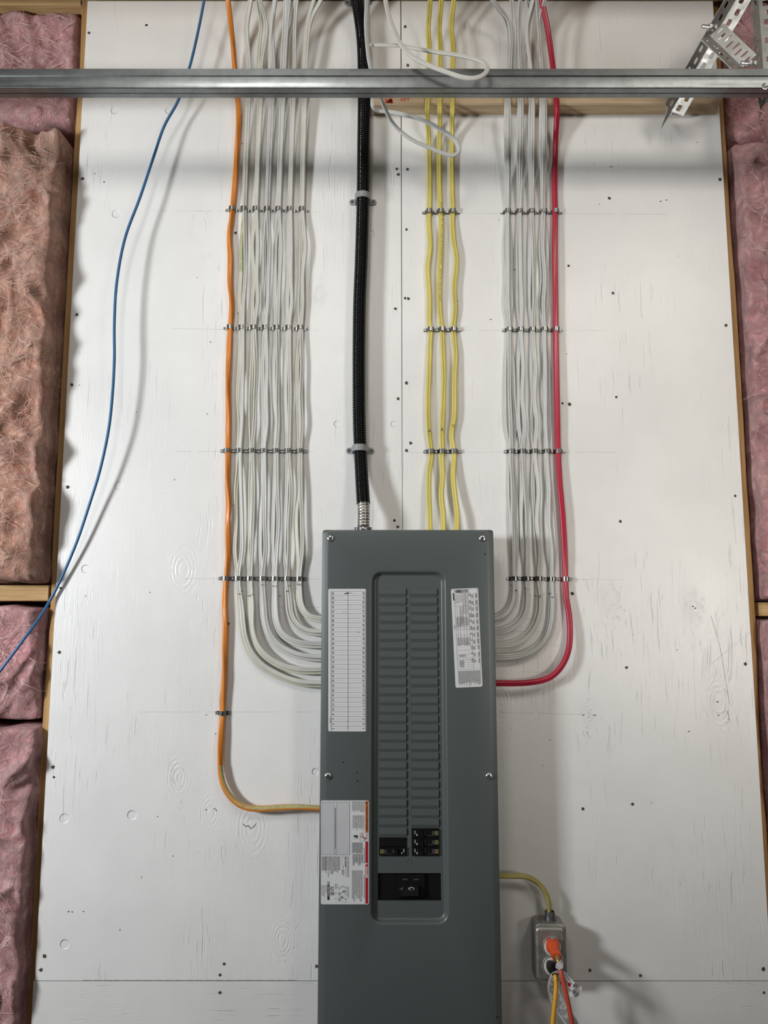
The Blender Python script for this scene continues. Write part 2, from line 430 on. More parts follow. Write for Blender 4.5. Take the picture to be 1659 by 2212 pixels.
XL, XR, XS = -0.700, 0.777, P(868, 600).x
ZB = P(800, 2119).z; ZT = 2.888
def ply_sheet(name, pts, mat, label):
    mb = MB()
    mb.loops([[(x, 0.018, z) for x, z in pts], [(x, 0.0008, z) for x, z in pts],
              [(x + (0.0008 if x < sum(q[0] for q in pts) / len(pts) else -0.0008), 0.0, z + (0.0008 if z < 1.5 else -0.0008)) for x, z in pts]], mat, True, True)
    return mb, label, name
def pencil(mb, y, x0, x1, y2=None, w=0.00055, mat='pencil'):
    y2 = y if y2 is None else y2
    n = max(2, int((x1 - x0) / 12))
    for i in range(n):
        if random.random() < 0.06: continue
        a, c = x0 + (x1 - x0) * i / n, x0 + (x1 - x0) * (i + 1) / n
        pa = P(a, y + (y2 - y) * i / n, 0.00025); pc = P(c, y + (y2 - y) * (i + 1) / n, 0.00025)
        ww = w * random.uniform(0.45, 1.0)
        mb.poly([pa + Vector((0, 0, -ww / 2)), pc + Vector((0, 0, -ww / 2)), pc + Vector((0, 0, ww / 2)), pa + Vector((0, 0, ww / 2))], mat)
def fleck(mb, px, py, w, h, mat='crack', n=7):
    c = P(px, py, 0.0003); s_ = S(py)
    mb.poly([c + Vector((math.cos(6.283 * i / n) * w * s_ * random.uniform(0.6, 1.1), 0, math.sin(6.283 * i / n) * h * s_ * random.uniform(0.6, 1.1))) for i in range(n)], mat)
def scratch(mb, pts, w=0.8, mat='crack'):
    for a, c in zip(pts, pts[1:]):
        pa, pc = P(a[0], a[1], 0.0003), P(c[0], c[1], 0.0003)
        dd = (pc - pa).normalized(); nn = Vector((-dd.z, 0, dd.x)) * w * 0.0005
        mb.poly([pa - nn, pc - nn * 0.6, pc + nn * 0.6, pa + nn], mat)
left = ply_sheet('plywood_sheet', [(XL, ZB), (XS - 0.0006, ZB), (XS - 0.0006, P(868, 1100).z), (XS - 0.0011, ZT), (XL, ZT)], 'ply', 'white painted plywood sheet left of the vertical seam, behind the grey panel')
right = ply_sheet('plywood_sheet', [(XS, ZB), (XR, ZB), (XR, ZT), (XS + 0.0008, ZT)], 'ply', 'white painted plywood sheet right of the vertical seam, behind the red cable')
low = ply_sheet('plywood_sheet', [(XL, 0.12), (XR + 0.02, 0.12), (XR + 0.02, ZB - 0.0014), (XL - 0.003, ZB - 0.0014)], 'ply_h', 'low white plywood strip under the horizontal seam at the bottom')
for y, x0, x1, y2 in ((455, 325, 690, 458), (710, 368, 690, 714), (975, 378, 690, 976), (1250, 395, 690, 1251), (1538, 300, 688, 1538), (1312, 540, 690, 1312)):
    pencil(left[0], y, x0, x1, y2)
for y, x0, x1, y2 in ((461, 992, 1440, 463), (714, 996, 1310, 714), (977, 996, 1330, 977), (1251, 1070, 1345, 1252), (1539, 1078, 1290, 1544), (1309, 1070, 1150, 1309),
                      (1338, 1110, 1190, 1338), (1364, 1075, 1180, 1365), (1394, 1160, 1210, 1394), (1452, 1130, 1220, 1452), (977, 880, 915, 977), (1435, 1535, 1625, 1362)):
    pencil(right[0], y, x0, x1, y2)
for p_ in ([(1536, 1330), (1556, 1400), (1576, 1520)], [(1572, 1535), (1576, 1560)], [(1020, 1545), (1040, 1560)]): scratch(right[0], p_, 0.9, 'pencil' if p_[0][1] < 1500 else 'crack')
scratch(left[0], [(525, 1780), (531, 1786), (536, 1783), (541, 1790), (548, 1786), (554, 1778)], 1.6)
for x in range(0, 16): fleck(left[0], 130 + random.uniform(0, 520), random.choice((500, 900, 1400, 1950)) + random.uniform(-200, 200), 1.3, 1.8)
for x, y in ((445, 1749), (463, 1747), (467, 1750), (148, 1969), (156, 1970), (180, 1969), (566, 965), (205, 375), (225, 393), (492, 1230), (605, 1287), (1100, 585), (1112, 583), (1260, 1545)): fleck(left[0] if x < 868 else right[0], x, y, 2.4, 1.5)
for x in range(0, 14): fleck(right[0], 900 + random.uniform(0, 620), random.uniform(300, 2050), 1.4, 1.3)
for x, y in ((1285, 1545), (1488, 1580), (1550, 1516), (1552, 1545), (1497, 1310), (1502, 1314), (1320, 360), (1060, 690), (1427, 435), (1440, 432)): fleck(right[0], x, y, 3.0, 1.4)
fleck(left[0], 316, 54, 3.2, 3.2, 'black_hole', 12); fleck(left[0], 116, 1679, 3.0, 3.0, 'black_hole', 12)
# dirt along the bottom seam
for x in range(180, 640, 22): scratch(left[0], [(x, 2117.3), (x + 20, 2117.6)], 0.7)
sheets = []
for mb, lab, nm in (left, right, low):
    o = mb.build(nm, origin=(0, 0, 0)); tag(o, lab, 'plywood sheet'); sheets.append(o)
# screws driven into the sheets (parts of each sheet)
def screw_mesh(mat, r=0.0034):
    mb = MB(); mb.lathe((0, 0.0012, 0), (0, -1, 0), [(0, r), (0.0014, r), (0.0020, r * 0.72), (0.0015, r * 0.45), (0.0010, r * 0.05)], mat, 14)
    for a in (0.6, 2.17):
        u = Vector((math.cos(a), 0, math.sin(a))) * r * 0.55; w = Vector((-math.sin(a), 0, math.cos(a))) * r * 0.10
        mb.poly([Vector((0, -0.0009, 0)) + q for q in (-u - w, u - w, u + w, -u + w)], 'black_hole')
    # chipped paint round the head
    mb.poly([(math.cos(6.283 * i / 9) * r * 1.35 * (1 + 0.3 * math.sin(i * 2.3)), -0.0003, math.sin(6.283 * i / 9) * r * 1.35 * (1 + 0.3 * math.cos(i * 3.1))) for i in range(9)], 'crack')
    return mb
SCREWS = [(192, 71), (178, 386), (509, 503), (516, 677), (166, 680), (155, 831), (508, 1092), (146, 1052), (493, 1347), (131, 1270), (128, 1409), (114, 1657), (857, 365), (860, 377),
          (854, 667), (860, 861), (852, 1124), (859, 1138), (484, 2082), (96, 2065), (88, 2095), (475, 2106), (684, 2087),
          (875, 58), (881, 141), (880, 366), (878, 496), (875, 644), (882, 645), (878, 827), (887, 957), (878, 973), (1316, 428), (1228, 574), (1324, 633), (1331, 858), (1215, 871), (1230, 873),
          (1340, 1126), (1236, 1282), (1353, 1442), (1366, 1737), (1259, 1747), (1555, 388), (1568, 703), (1588, 1071), (1610, 1434), (1274, 2096), (1383, 2107), (1649, 2093), (475, 2144), (1650, 2144)]
proto_s = None
for i, (x, y) in enumerate(SCREWS):
    par = sheets[2] if y > 2120 else (sheets[0] if x < 868 else sheets[1])
    p = P(x, y)
    if proto_s is None:
        o = screw_mesh('rust_screw').build('screw', par, origin=(0, 0, 0)); proto_s = o
    else:
        o = proto_s.copy(); COL.objects.link(o); o.parent = par
    k = random.uniform(0.6, 0.92); o.location = p; o.scale = (k, 1, k); o.rotation_euler = (0, random.uniform(0, 3), 0)

# studs, plates and blocking
ZCAP = 2.96
def lumber(name, x0, x1, y0, y1, z0, z1, mat, label, cat='lumber', wane=0.0, long='z'):
    mb = MB(); e = 0.002
    if long == 'z':
        N = 40; L = []
        for i in range(N + 1):
            z = z0 + (z1 - z0) * i / N
            w = wane * max(0, noise.noise(Vector((x0 * 7, z * 3.1, 3)))) * 2
            L.append([(x0 + e + (w if x0 < 0 else 0), y0, z), (x1 - e - (w if x0 > 0 else 0), y0, z), (x1 - (w * 0.3 if x0 > 0 else 0), y0 + e + w * 0.4, z), (x1, y1, z), (x0, y1, z), (x0 + (w * 0.3 if x0 < 0 else 0), y0 + e + w * 0.4, z)])
        mb.loops(L, mat, True, True)
    else:
        L = [[(x, y0 + e, z0), (x, y1, z0), (x, y1, z1), (x, y0 + e, z1), (x, y0, z1 - e), (x, y0, z0 + e)] for x in (x0, x1)]
        mb.loops(L, mat, True, True)
    return tag(mb.build(name), label, cat)
lumber('wall_stud', XL - 0.021, XL + 0.017, 0.0185, 0.158, 0.05, ZCAP, 'stud', 'wooden wall stud showing along the left edge of the white plywood', wane=0.006)
lumber('wall_stud', XR - 0.017, XR + 0.021, 0.0185, 0.158, 0.05, ZCAP, 'stud', 'wooden wall stud showing along the right edge of the white plywood', wane=0.010)
lumber('wall_stud', -1.166, -1.128, 0.0185, 0.158, 0.05, ZCAP, 'stud', 'wooden wall stud at the far left beyond the insulation')
lumber('wall_stud', 1.222, 1.26, 0.0185, 0.158, 0.05, ZCAP, 'stud', 'wooden wall stud at the far right beyond the insulation')
zb0, zb1 = P(60, 1298, -0.018).z, P(60, 1264, -0.018).z
lumber('wall_blocking', -1.126, XL - 0.024, 0.0185, 0.158, zb0, zb1, 'stud_x', 'horizontal wooden blocking between insulation batts at the left edge', long='x')
zr0, zr1 = P(1640, 1331, -0.018).z, P(1640, 1301, -0.018).z
lumber('wall_blocking', XR + 0.028, 1.22, 0.0185, 0.158, zr0, zr1, 'stud_x', 'horizontal wooden blocking between insulation batts at the right edge', long='x')
zt0 = P(90, 9, -0.018).z
lumber('top_blocking', -1.126, XL - 0.024, 0.0185, 0.158, zt0, zt0 + 0.038, 'stud_x', 'wooden blocking above the pink batt in the top left corner', long='x')
lumber('top_blocking', XR + 0.024, 1.22, 0.0185, 0.158, zt0 + 0.02, zt0 + 0.058, 'stud_x', 'wooden blocking above the pink batt in the top right corner', long='x')
lumber('shadow_header', -1.6, 1.6, -0.26, 0.0, 2.889, 3.12, 'stud_x', 'added wooden header that shadows the top edge of the plywood', long='x')  # header added above the view, deep enough to shadow the plywood's top edge

# ------------------------------------------------------------------ insulation
def batt(name, x0, x1, z0, z1, d0, bulge, mat, label, seed, amp=0.022, edge=0.04, tilt=0.0, fold=1.0, wisps=60):
    """d0 = depth of the face in front of the plywood; bulge forward in the middle"""
    step = 0.0052
    nx = int((x1 - x0) / step); nz = int((z1 - z0) / step)
    mb = MB(); off = Vector((seed * 3.7, seed * 1.3, seed * 5.1)); rows = []
    for j in range(nz + 1):
        row = []
        for i in range(nx + 1):
            x = x0 + (x1 - x0) * i / nx; z = z0 + (z1 - z0) * j / nz
            q = Vector((x, 0, z)) + off
            wv = noise.noise_vector(q * 4.5) * 0.10 + noise.noise_vector(q * 13) * 0.03
            r = q + wv
            h = noise.noise(Vector((r.x * 6, 1.3, r.z * 3.2))) * 1.2
            h += (0.45 - abs(noise.noise(Vector((r.x * 9, 4.1, r.z * 5.5)))) ** 0.7) * 2.2 * fold
            h += (0.4 - abs(noise.noise(Vector((r.x * 22, 7.7, r.z * 13)))) ** 0.7) * 1.15 * fold
            h += noise.noise(Vector((r.x * 50, 2, r.z * 22))) * 0.28
            ex = min(x - x0, x1 - x) / edge; ez = min(z - z0, z1 - z) / edge
            fx = min(1, max(0, ex)); fz = min(1, max(0, ez))
            fall = (1 - (1 - fx) ** 3) * (1 - (1 - fz) ** 3)
            e = 0.010 * noise.noise(Vector((0, seed, z * 14))) * (1 - fx); e2 = 0.010 * noise.noise(Vector((x * 14, seed, 3))) * (1 - fz)
            dep = -0.13 + (0.13 + d0 + bulge * fall + tilt * (z - z0)) * min(1, fall * 1.8) + h * amp * min(1, 0.12 + fall)
            row.append(Vector((x + e, -dep, z + e2)))
        rows.append(row)
    mb.loops(rows, mat, closed=False)
    rnd = random.Random(seed)
    for k in range(int(wisps * 4 + (x1 - x0) * (z1 - z0) * 900)):
        i = rnd.randint(6, max(7, nx - 6)); j = rnd.randint(6, max(7, nz - 6))
        p = rows[j][i]; a = rnd.uniform(0, 6.28); ln = rnd.uniform(0.012, 0.05)
        dv = Vector((math.cos(a), 0, math.sin(a) * 1.4)); pts = []
        for q in range(6):
            t = q / 5.0; ii = min(nx, max(0, i + int(dv.x * ln * t / step))); jj = min(nz, max(0, j + int(dv.z * ln * t / step)))
            g = rows[jj][ii]
            pts.append(Vector((p.x + dv.x * ln * t + 0.010 * math.sin(t * 4 + k), g.y - 0.002 - 0.006 * math.sin(t * 3.14), p.z + dv.z * ln * t)))
        sweep(mb, pts, round_profile(rnd.uniform(0.00025, 0.0007), 4), 'fiber_' + mat, scale=lambda i_: 1.0 - abs(i_ - 2.5) / 3.2)
    o = mb.build(name, smooth=180, fix=False)
    return tag(o, label, 'insulation')
XI = XL - 0.026
zp1 = P(90, 20, -0.02).z; zp0 = P(90, 250, 0.0).z
batt('insulation_batt', -1.125, XI + 0.001, zp0 - 0.02, zt0 - 0.002, -0.028, 0.012, 'pink', 'pink fibreglass batt in the top left corner, behind the steel channel', 1, amp=0.013, tilt=-0.05)
zq0 = zb1 + 0.003; zq1 = P(90, 262, 0.06).z
batt('insulation_batt', -1.125, XI + 0.004, zq0, zq1, 0.008, 0.034, 'tan', 'tall tan orange fibreglass batt bulging out at the left edge', 2, amp=0.021, edge=0.018, fold=1.15, wisps=240)
zg = P(60, 1563, 0.0).z
batt('insulation_batt', -1.125, XI + 0.002, zg + 0.004, zb0 - 0.010, -0.020, 0.022, 'pink', 'pink fibreglass batt just under the left wooden blocking', 3, amp=0.019, edge=0.014)
batt('insulation_batt', -1.125, XI + 0.010, 0.10, zg - 0.006, 0.0, 0.030, 'pink', 'tall pink fibreglass batt in the bottom left corner', 4, amp=0.020, edge=0.016, tilt=-0.01, wisps=120)
XJ = XR + 0.027
batt('insulation_batt', XJ, 1.221, P(1600, 300, 0).z, zt0 + 0.018, -0.03, 0.02, 'pink', 'pink fibreglass batt in the top right corner behind the slotted angles', 5, amp=0.014)
batt('insulation_batt', XJ, 1.221, zr1 + 0.003, P(1600, 302, 0).z, -0.018, 0.03, 'pink', 'tall pink fibreglass batt along the right edge above the blocking', 6, amp=0.017, edge=0.016, wisps=120)
batt('insulation_batt', XJ - 0.004, 1.221, 0.10, zr0 - 0.002, -0.012, 0.03, 'pink', 'pink fibreglass batt in the bottom right, under the right blocking', 7, amp=0.017, edge=0.016)

# ------------------------------------------------------------------ pine 2x4 with red stamp
pl = empty('pine_board', (P(1185, 248).x, -0.019, P(1185, 248).z), 'pale pine board screwed across the plywood behind the steel channel', 'board')
z0 = P(1185, 248).z; x0 = P(806, 226, 0.038).x; x1 = P(1560, 226, 0.038).x
mb = MB(); e = 0.003
L = []
for i in range(31):
    x = x0 + (x1 - x0) * i / 30; k = 0.0 if i < 29 else (0.006 if i == 29 else 0.016)
    L.append([(x, -0.0004, z0), (x, -0.0004, z0 + 0.089), (x, -0.035, z0 + 0.089), (x, -0.038, z0 + 0.086), (x, -0.038, z0 + e + k), (x, -0.035, z0 + k * 0.8)])
mb.loops(L, 'pine', True, True); mb.build('board', pl, smooth=30)
mb = MB()
put_text(mb, 'S-P-F', 874, 215, 7, 0.0385, 'stamp', rot='flip'); put_text(mb, 'S-GRN', 874, 225, 0.1, 0.0385, 'stamp')
for k in range(4): rect_px(mb, 832 + k * 4, 213 + (k % 2) * 2, 835 + k * 4, 222, 0.0385, 'stamp')
mb.poly([P(832, 223, 0.0385), P(850, 223, 0.0385), P(846, 210, 0.0385)], 'stamp')
mb.build('grade_stamp', pl, fix=False)['label'] = 'red grade stamp'

# ------------------------------------------------------------------ electrical panel
DP = 0.098
PX0, PX1 = -0.1252, 0.2222
PZ1 = P(880, 1144, DP).z; PZ0 = 0.52
panel = empty('electrical_panel', ((PX0 + PX1) / 2, -0.05, PZ0), 'tall grey steel breaker panel with louvred centre and white stickers', 'electrical panel')
mb = MB(); mb.box(PX0 + 0.008, PX1 - 0.008, -0.082, -0.0006, PZ0 + 0.006, PZ1 - 0.006, 'panel'); mb.build('tub', panel)
DR = 0.010       # recess depth
rx0, rx1 = P(799.5, 1600, DP).x, P(967.5, 1600, DP).x
rz1, rz0 = P(880, 1232, DP).z, P(880, 1999, DP).z
mb = MB()
def ring(x0, x1, z0, z1, r, d): return [(x, -d, z) for x, z in rrect(x0, x1, z0, z1, r)]
L = [ring(PX0, PX1, PZ0, PZ1, 0.006, 0.078), ring(PX0, PX1, PZ0, PZ1, 0.006, DP - 0.0055),
     ring(PX0 + 0.0008, PX1 - 0.0008, PZ0 + 0.0006, PZ1 - 0.0006, 0.0064, DP - 0.0040),
     ring(PX0 + 0.0115, PX1 - 0.0115, PZ0 + 0.002, PZ1 - 0.0022, 0.0068, DP - 0.0004),
     ring(PX0 + 0.0135, PX1 - 0.0135, PZ0 + 0.0035, PZ1 - 0.004, 0.0068, DP)]
for t, dd in ((0, 0.0), (0.0016, 0.0003), (0.0032, 0.0013), (0.0046, 0.0030), (0.0062, 0.0062), (0.0076, 0.0086), (0.0096, 0.0098), (0.0112, DR)):
    L.append(ring(rx0 + t, rx1 - t, rz0 + t, rz1 - t, 0.0230 - t, DP - dd))
mb.loops(L, 'panel')
# recess floor with the openings cut out
DF = DP - DR
holes = [(819, 1809, 879, 1848), (889.5, 1789, 949, 1848), (816, 1886, 952.5, 1945)]
bm = bmesh.new(); es = []
def lp(pts):
    vs = [bm.verts.new(p) for p in pts]
    for i in range(len(vs)): es.append(bm.edges.new((vs[i], vs[(i + 1) % len(vs)])))
lp(L[-1])
HW = []
for h in holes:
    a, c = P(h[0], (h[1] + h[3]) / 2, DF).x, P(h[2], (h[1] + h[3]) / 2, DF).x
    q0, q1 = P(880, h[3], DF).z, P(880, h[1], DF).z
    HW.append((a, c, q0, q1)); lp([(a, -DF, q0), (c, -DF, q0), (c, -DF, q1), (a, -DF, q1)])
bmesh.ops.triangle_fill(bm, use_beauty=True, edges=es)
bm.verts.index_update()
mb.faces([v.co.copy() for v in bm.verts], [[v.index for v in f.verts] for f in bm.faces], 'panel'); bm.free()
for a, c, q0, q1 in HW:
    r1 = [(a, -DF, q0), (c, -DF, q0), (c, -DF, q1), (a, -DF, q1)]; r2 = [(x, -DF + 0.0016, z) for x, _, z in r1]
    mb.loops([r1, r2], 'panel')
    r3 = [(x, -DF + 0.022, z) for x, _, z in r1]; mb.loops([r2, r3], 'black', False, True)
for x, y in ((742, 1647), (772, 1669), (772, 1687), (1048, 1197), (1073, 2197)):
    c = P(x, y, DP + 0.0002); mb.poly([c + Vector((math.cos(6.283 * i / 10) * 0.0016, 0, math.sin(6.283 * i / 10) * 0.0016)) for i in range(10)], 'black_hole')
mb.build('cover', panel, smooth=35)
# embossed circle under the openings
mb = MB(); c = P(884.5, 1860, DF)
mb.lathe(c + Vector((0, 0.0002, 0)), (0, -1, 0), [(0, 0.0046), (0.0010, 0.0043), (0.0008, 0.0036), (0.0003, 0.0033), (0.0003, 0.0001)], 'panel', 24); mb.build('lock_boss', panel, smooth=40)
# twist-out filler plates
def filler(x0, x1, z0, z1):
    m_ = MB(); g = 0.0007; h = z1 - z0 - g
    prof = [(0.0, 0.0), (0.0022, 0.0003), (0.0022, 0.30), (0.0012, 0.34), (0.0006, 0.97), (0.0000, 1.0)]
    prof = [(0.0001, 0.0), (0.0004, 0.02), (0.0031, 0.36), (0.0027, 0.94), (0.0018, 0.985), (0.0001, 1.0)]
    L_ = [[(x, -DF - a, z0 + g + h * q) for a, q in prof] for x in (x0, x1)]
    m_.loops(L_, 'panel', True, True, closed=False)
    m_.faces([(x1, -DF - a, z0 + g + h * q) for a, q in prof], [list(range(len(prof)))], 'panel')
    m_.box(x1 + 0.0001, x1 + 0.0014, -DF - 0.0004, -DF, z0 + 0.002, z1 - 0.002, 'black_hole')
    return m_
for (pa, pb, n, hz) in ((819.5, 879, 27, HW[0]), (889.5, 949, 26, HW[1])):
    xa, xb = hz[0], hz[1]; zt = P(880, 1271, DF).z; zb = hz[3] + 0.0004
    pitch = (zt - zb) / n
    for i in range(n): filler(xa, xb - 0.0004, zb + i * pitch, zb + (i + 1) * pitch).build('filler_plate', panel)
# breakers
def breaker(x0, x1, z0, z1, flip, kind, n):
    m_ = MB(); f = DF + 0.0035
    m_.box(x0 + 0.0006, x1 - 0.0006, -f, -DF + 0.021, z0 + 0.0005, z1 - 0.0005, 'breaker')
    m_.box(x0 + 0.001, x1 - 0.001, -f - 0.0010, -f, z1 - 0.0030, z1 - 0.0012, 'breaker')
    o = m_.build('breaker', panel)
    X = (lambda t: x0 + (x1 - x0) * t) if not flip else (lambda t: x1 - (x1 - x0) * t)
    lo, hi = sorted((X(0.30), X(0.44))); zc = (z0 + z1) / 2
    m_ = MB(); m_.loops([[(lo, -f, zc - 0.005), (hi, -f, zc - 0.005), (hi, -f, zc + 0.005), (lo, -f, zc + 0.005)],
                         [(lo + 0.001, -f - 0.006, zc - 0.0042), (hi - 0.002, -f - 0.006, zc - 0.0042), (hi - 0.002, -f - 0.006, zc + 0.0042), (lo + 0.001, -f - 0.006, zc + 0.0042)]], 'breaker', True, True)
    m_.build('toggle', o)
    m_ = MB(); d = f + 0.0002; s_ = (z1 - z0)
    def bx(t0, t1, q0, q1, mt):
        a, c = sorted((X(t0), X(t1))); m_.poly([(a, -d, z0 + s_ * q0), (c, -d, z0 + s_ * q0), (c, -d, z0 + s_ * q1), (a, -d, z0 + s_ * q1)], mt)
    bx(0.84, 0.96, 0.30, 0.72, 'logo_yellow'); d += 0.0001; bx(0.87, 0.93, 0.40, 0.62, 'black'); d += 0.0001; bx(0.89, 0.91, 0.47, 0.55, 'logo_yellow'); d -= 0.0002
    for t in (0.80, 0.745):
        for q in range(4): bx(t, t + 0.018, 0.30 + q * 0.11, 0.37 + q * 0.11, 'ink_soft')
    for q in range(4): bx(0.475, 0.50, 0.32 + q * 0.10, 0.38 + q * 0.10, 'ink_soft')
    for q in range(3): bx(0.10, 0.125, 0.42 + q * 0.13, 0.52 + q * 0.13, 'ink_white')
    for q in range(2): bx(0.17, 0.205, 0.22 + q * 0.12, 0.31 + q * 0.12, 'ink_white')
    for k in range(7): bx(0.54 + 0.03 * k, 0.555 + 0.03 * k, 0.235, 0.26, 'ink_soft')
    if kind == 2: bx(0.78, 0.83, 0.25, 0.75, 'purple')
    m_.build('breaker_print', o, fix=False)
a, c, q0, q1 = HW[1]
for i in range(3): breaker(a, c, q0 + (q1 - q0) * i / 3, q0 + (q1 - q0) * (i + 1) / 3, False, 2 if i == 0 else 0, i)
a, c, q0, q1 = HW[0]
breaker(a, c, q0, (q0 + q1) / 2, True, 0, 0)
mb = MB(); mb.box(a + 0.0006, c - 0.0006, -DF - 0.001, -DF + 0.02, (q0 + q1) / 2 + 0.0004, q1 - 0.0006, 'breaker')
mb.box(a + 0.0006, c - 0.0006, -DF - 0.0022, -DF - 0.001, q1 - 0.004, q1 - 0.0022, 'breaker'); mb.build('blank_breaker', panel)
a, c, q0, q1 = HW[2]; w = c - a; hh = q1 - q0
mb = MB(); mb.box(a + 0.0005, c - 0.0005, -DF + 0.004, -DF + 0.02, q0 + 0.0005, q1 - 0.0005, 'breaker')
mb.box(a + w * 0.30, c - w * 0.26, -DF - 0.002, -DF + 0.004, q0 + hh * 0.13, q1 - 0.002, 'breaker')
mb.box(a + 0.001, c - 0.001, -DF - 0.001, -DF + 0.004, q0 + 0.001, q0 + hh * 0.05, 'black')
mbo = mb.build('main_breaker', panel)
mb = MB(); f = DF + 0.002
mb.loops([[(a + w * 0.35, -f, q0 + hh * 0.2), (a + w * 0.67, -f, q0 + hh * 0.2), (a + w * 0.67, -f, q0 + hh * 0.6), (a + w * 0.35, -f, q0 + hh * 0.6)],
          [(a + w * 0.38, -f - 0.010, q0 + hh * 0.24), (a + w * 0.64, -f - 0.010, q0 + hh * 0.24), (a + w * 0.64, -f - 0.007, q0 + hh * 0.52), (a + w * 0.38, -f - 0.007, q0 + hh * 0.52)]], 'breaker', True, True)
mb.build('handle', mbo)
mb = MB()
for xx in (0.43, 0.61):
    mb.box(a + w * (xx - 0.04), a + w * (xx + 0.04), -f - 0.0004, -f, q0 + hh * 0.76, q0 + hh * 0.80, 'dark_plastic')
cc = Vector((a + w * 0.53, -f - 0.0105, q0 + hh * 0.50))
mb.loops([[cc + Vector((math.cos(t * 0.3927) * r, (0.0012 if r > 0.0045 else 0), math.sin(t * 0.3927) * r * 0.5)) for t in range(16)] for r in (0.0035, 0.005, 0.0062)], 'grey_plastic')
mb.poly([(a + w * 0.33, -f - 0.0105, q0 + hh * 0.47), (a + w * 0.40, -f - 0.0105, q0 + hh * 0.47), (a + w * 0.40, -f - 0.0105, q0 + hh * 0.58)], 'dark_plastic')
mb.build('handle_marks', mbo, fix=False)
# cover screws
for i, (x, y) in enumerate(((714, 1163), (1042.5, 1163), (709, 1677), (1057, 1677))):
    c = P(x, y, DP); mb = MB()
    mb.lathe(c, (0, -1, 0), [(-0.0005, 0.0074), (0.0009, 0.0074), (0.0022, 0.0062), (0.0030, 0.0040), (0.0032, 0.0020), (0.0032, 0.0001)], 'bright', 24)
    for ang in (0.5 + i, 0.5 + i + 1.571):
        u = Vector((math.cos(ang), 0, math.sin(ang))) * 0.0030; v_ = Vector((-math.sin(ang), 0, math.cos(ang))) * 0.0006
        mb.poly([c + Vector((0, -0.00335, 0)) + q for q in (-u - v_, u - v_, u + v_, -u + v_)], 'dark_plastic')
    mb.build('cover_screw', panel, smooth=50)
# --- stickers
def sticker(name, x0, y0, x1, y1, mat, label, ang=0.0, r=3.0, d=DP + 0.0003):
    cx, cy = (x0 + x1) / 2, (y0 + y1) / 2; m_ = MB()
    pts = []
    for x, y in rrect(x0, x1, y0, y1, r, 4):
        X, Y = x - cx, y - cy; pts.append((cx + X * math.cos(ang) - Y * math.sin(ang), cy + X * math.sin(ang) + Y * math.cos(ang)))
    m_.loops([[P(x, y, DP) for x, y in pts], [P(x, y, d) for x, y in pts]], mat, False, True)
    o = m_.build(name, panel); o['label'] = label; return o
# circuit directory
st = sticker('directory_sticker', 709, 1272, 790.5, 1580, 'sticker', 'white circuit directory sticker numbered 1 to 60')
mb = MB(); d1 = DP + 0.0006
xl, xc, xr = 715.2, 751.8, 789.0
rect_px(mb, xl - 0.5, 1277, xl + 0.5, 1580, d1, 'ink_soft'); rect_px(mb, xc - 0.5, 1277, xc + 0.4, 1579, d1, 'ink_soft'); rect_px(mb, xr - 0.5, 1277, xr + 0.3, 1576, d1, 'ink_soft')
Y0, Y1 = 1277.2, 1579.5
yy = [Y0 + (Y1 - Y0) * ((i / 30.0) * 0.955 + 0.045 * (i / 30.0) ** 2) for i in range(31)]
for i in range(30): rect_px(mb, xl, yy[i] - 0.35, xr, yy[i] + 0.35, d1, 'ink_soft')
for i in range(30):
    ym = (yy[i] + yy[i + 1]) / 2
    put_text(mb, str(60 - 2 * i), xl + 4.4, ym, 4.3, d1, 'ink', along=(5.4 if 60 - 2 * i > 9 else 2.8))
    put_text(mb, str(59 - 2 * i), xr - 3.9, ym, 4.3, d1, 'ink', along=(5.4 if 59 - 2 * i > 9 else (2.8 if i < 29 else 1.3)))
    x = xl + 9
    while x < xc - 4: rect_px(mb, x, ym - 0.25, x + 1.1, ym + 0.25, d1, 'ink_soft'); x += 2.2
    x = xc + 2.5
    while x < xr - 9: rect_px(mb, x, ym - 0.25, x + 1.1, ym + 0.25, d1, 'ink_soft'); x += 2.2
for k in range(5): rect_px(mb, 744 + k * 1.6, 1281.5 - k * 0.35, 748 + k * 1.6, 1283.2 - k * 0.35, d1 + 0.0001, 'ink')
rect_px(mb, 757, 1280.3, 761, 1281, d1 + 0.0001, 'ink'); rect_px(mb, 773, 1364.5, 775, 1366.5, d1 + 0.0001, 'ink')
rect_px(mb, 738.5, 1322.5, 742, 1323.3, d1, 'ink_soft'); rect_px(mb, 745, 1322, 748.5, 1322.8, d1, 'ink_soft'); rect_px(mb, 712.6, 1551, 713.8, 1562, d1, 'ink_soft')
mb.build('directory_print', st, fix=False)
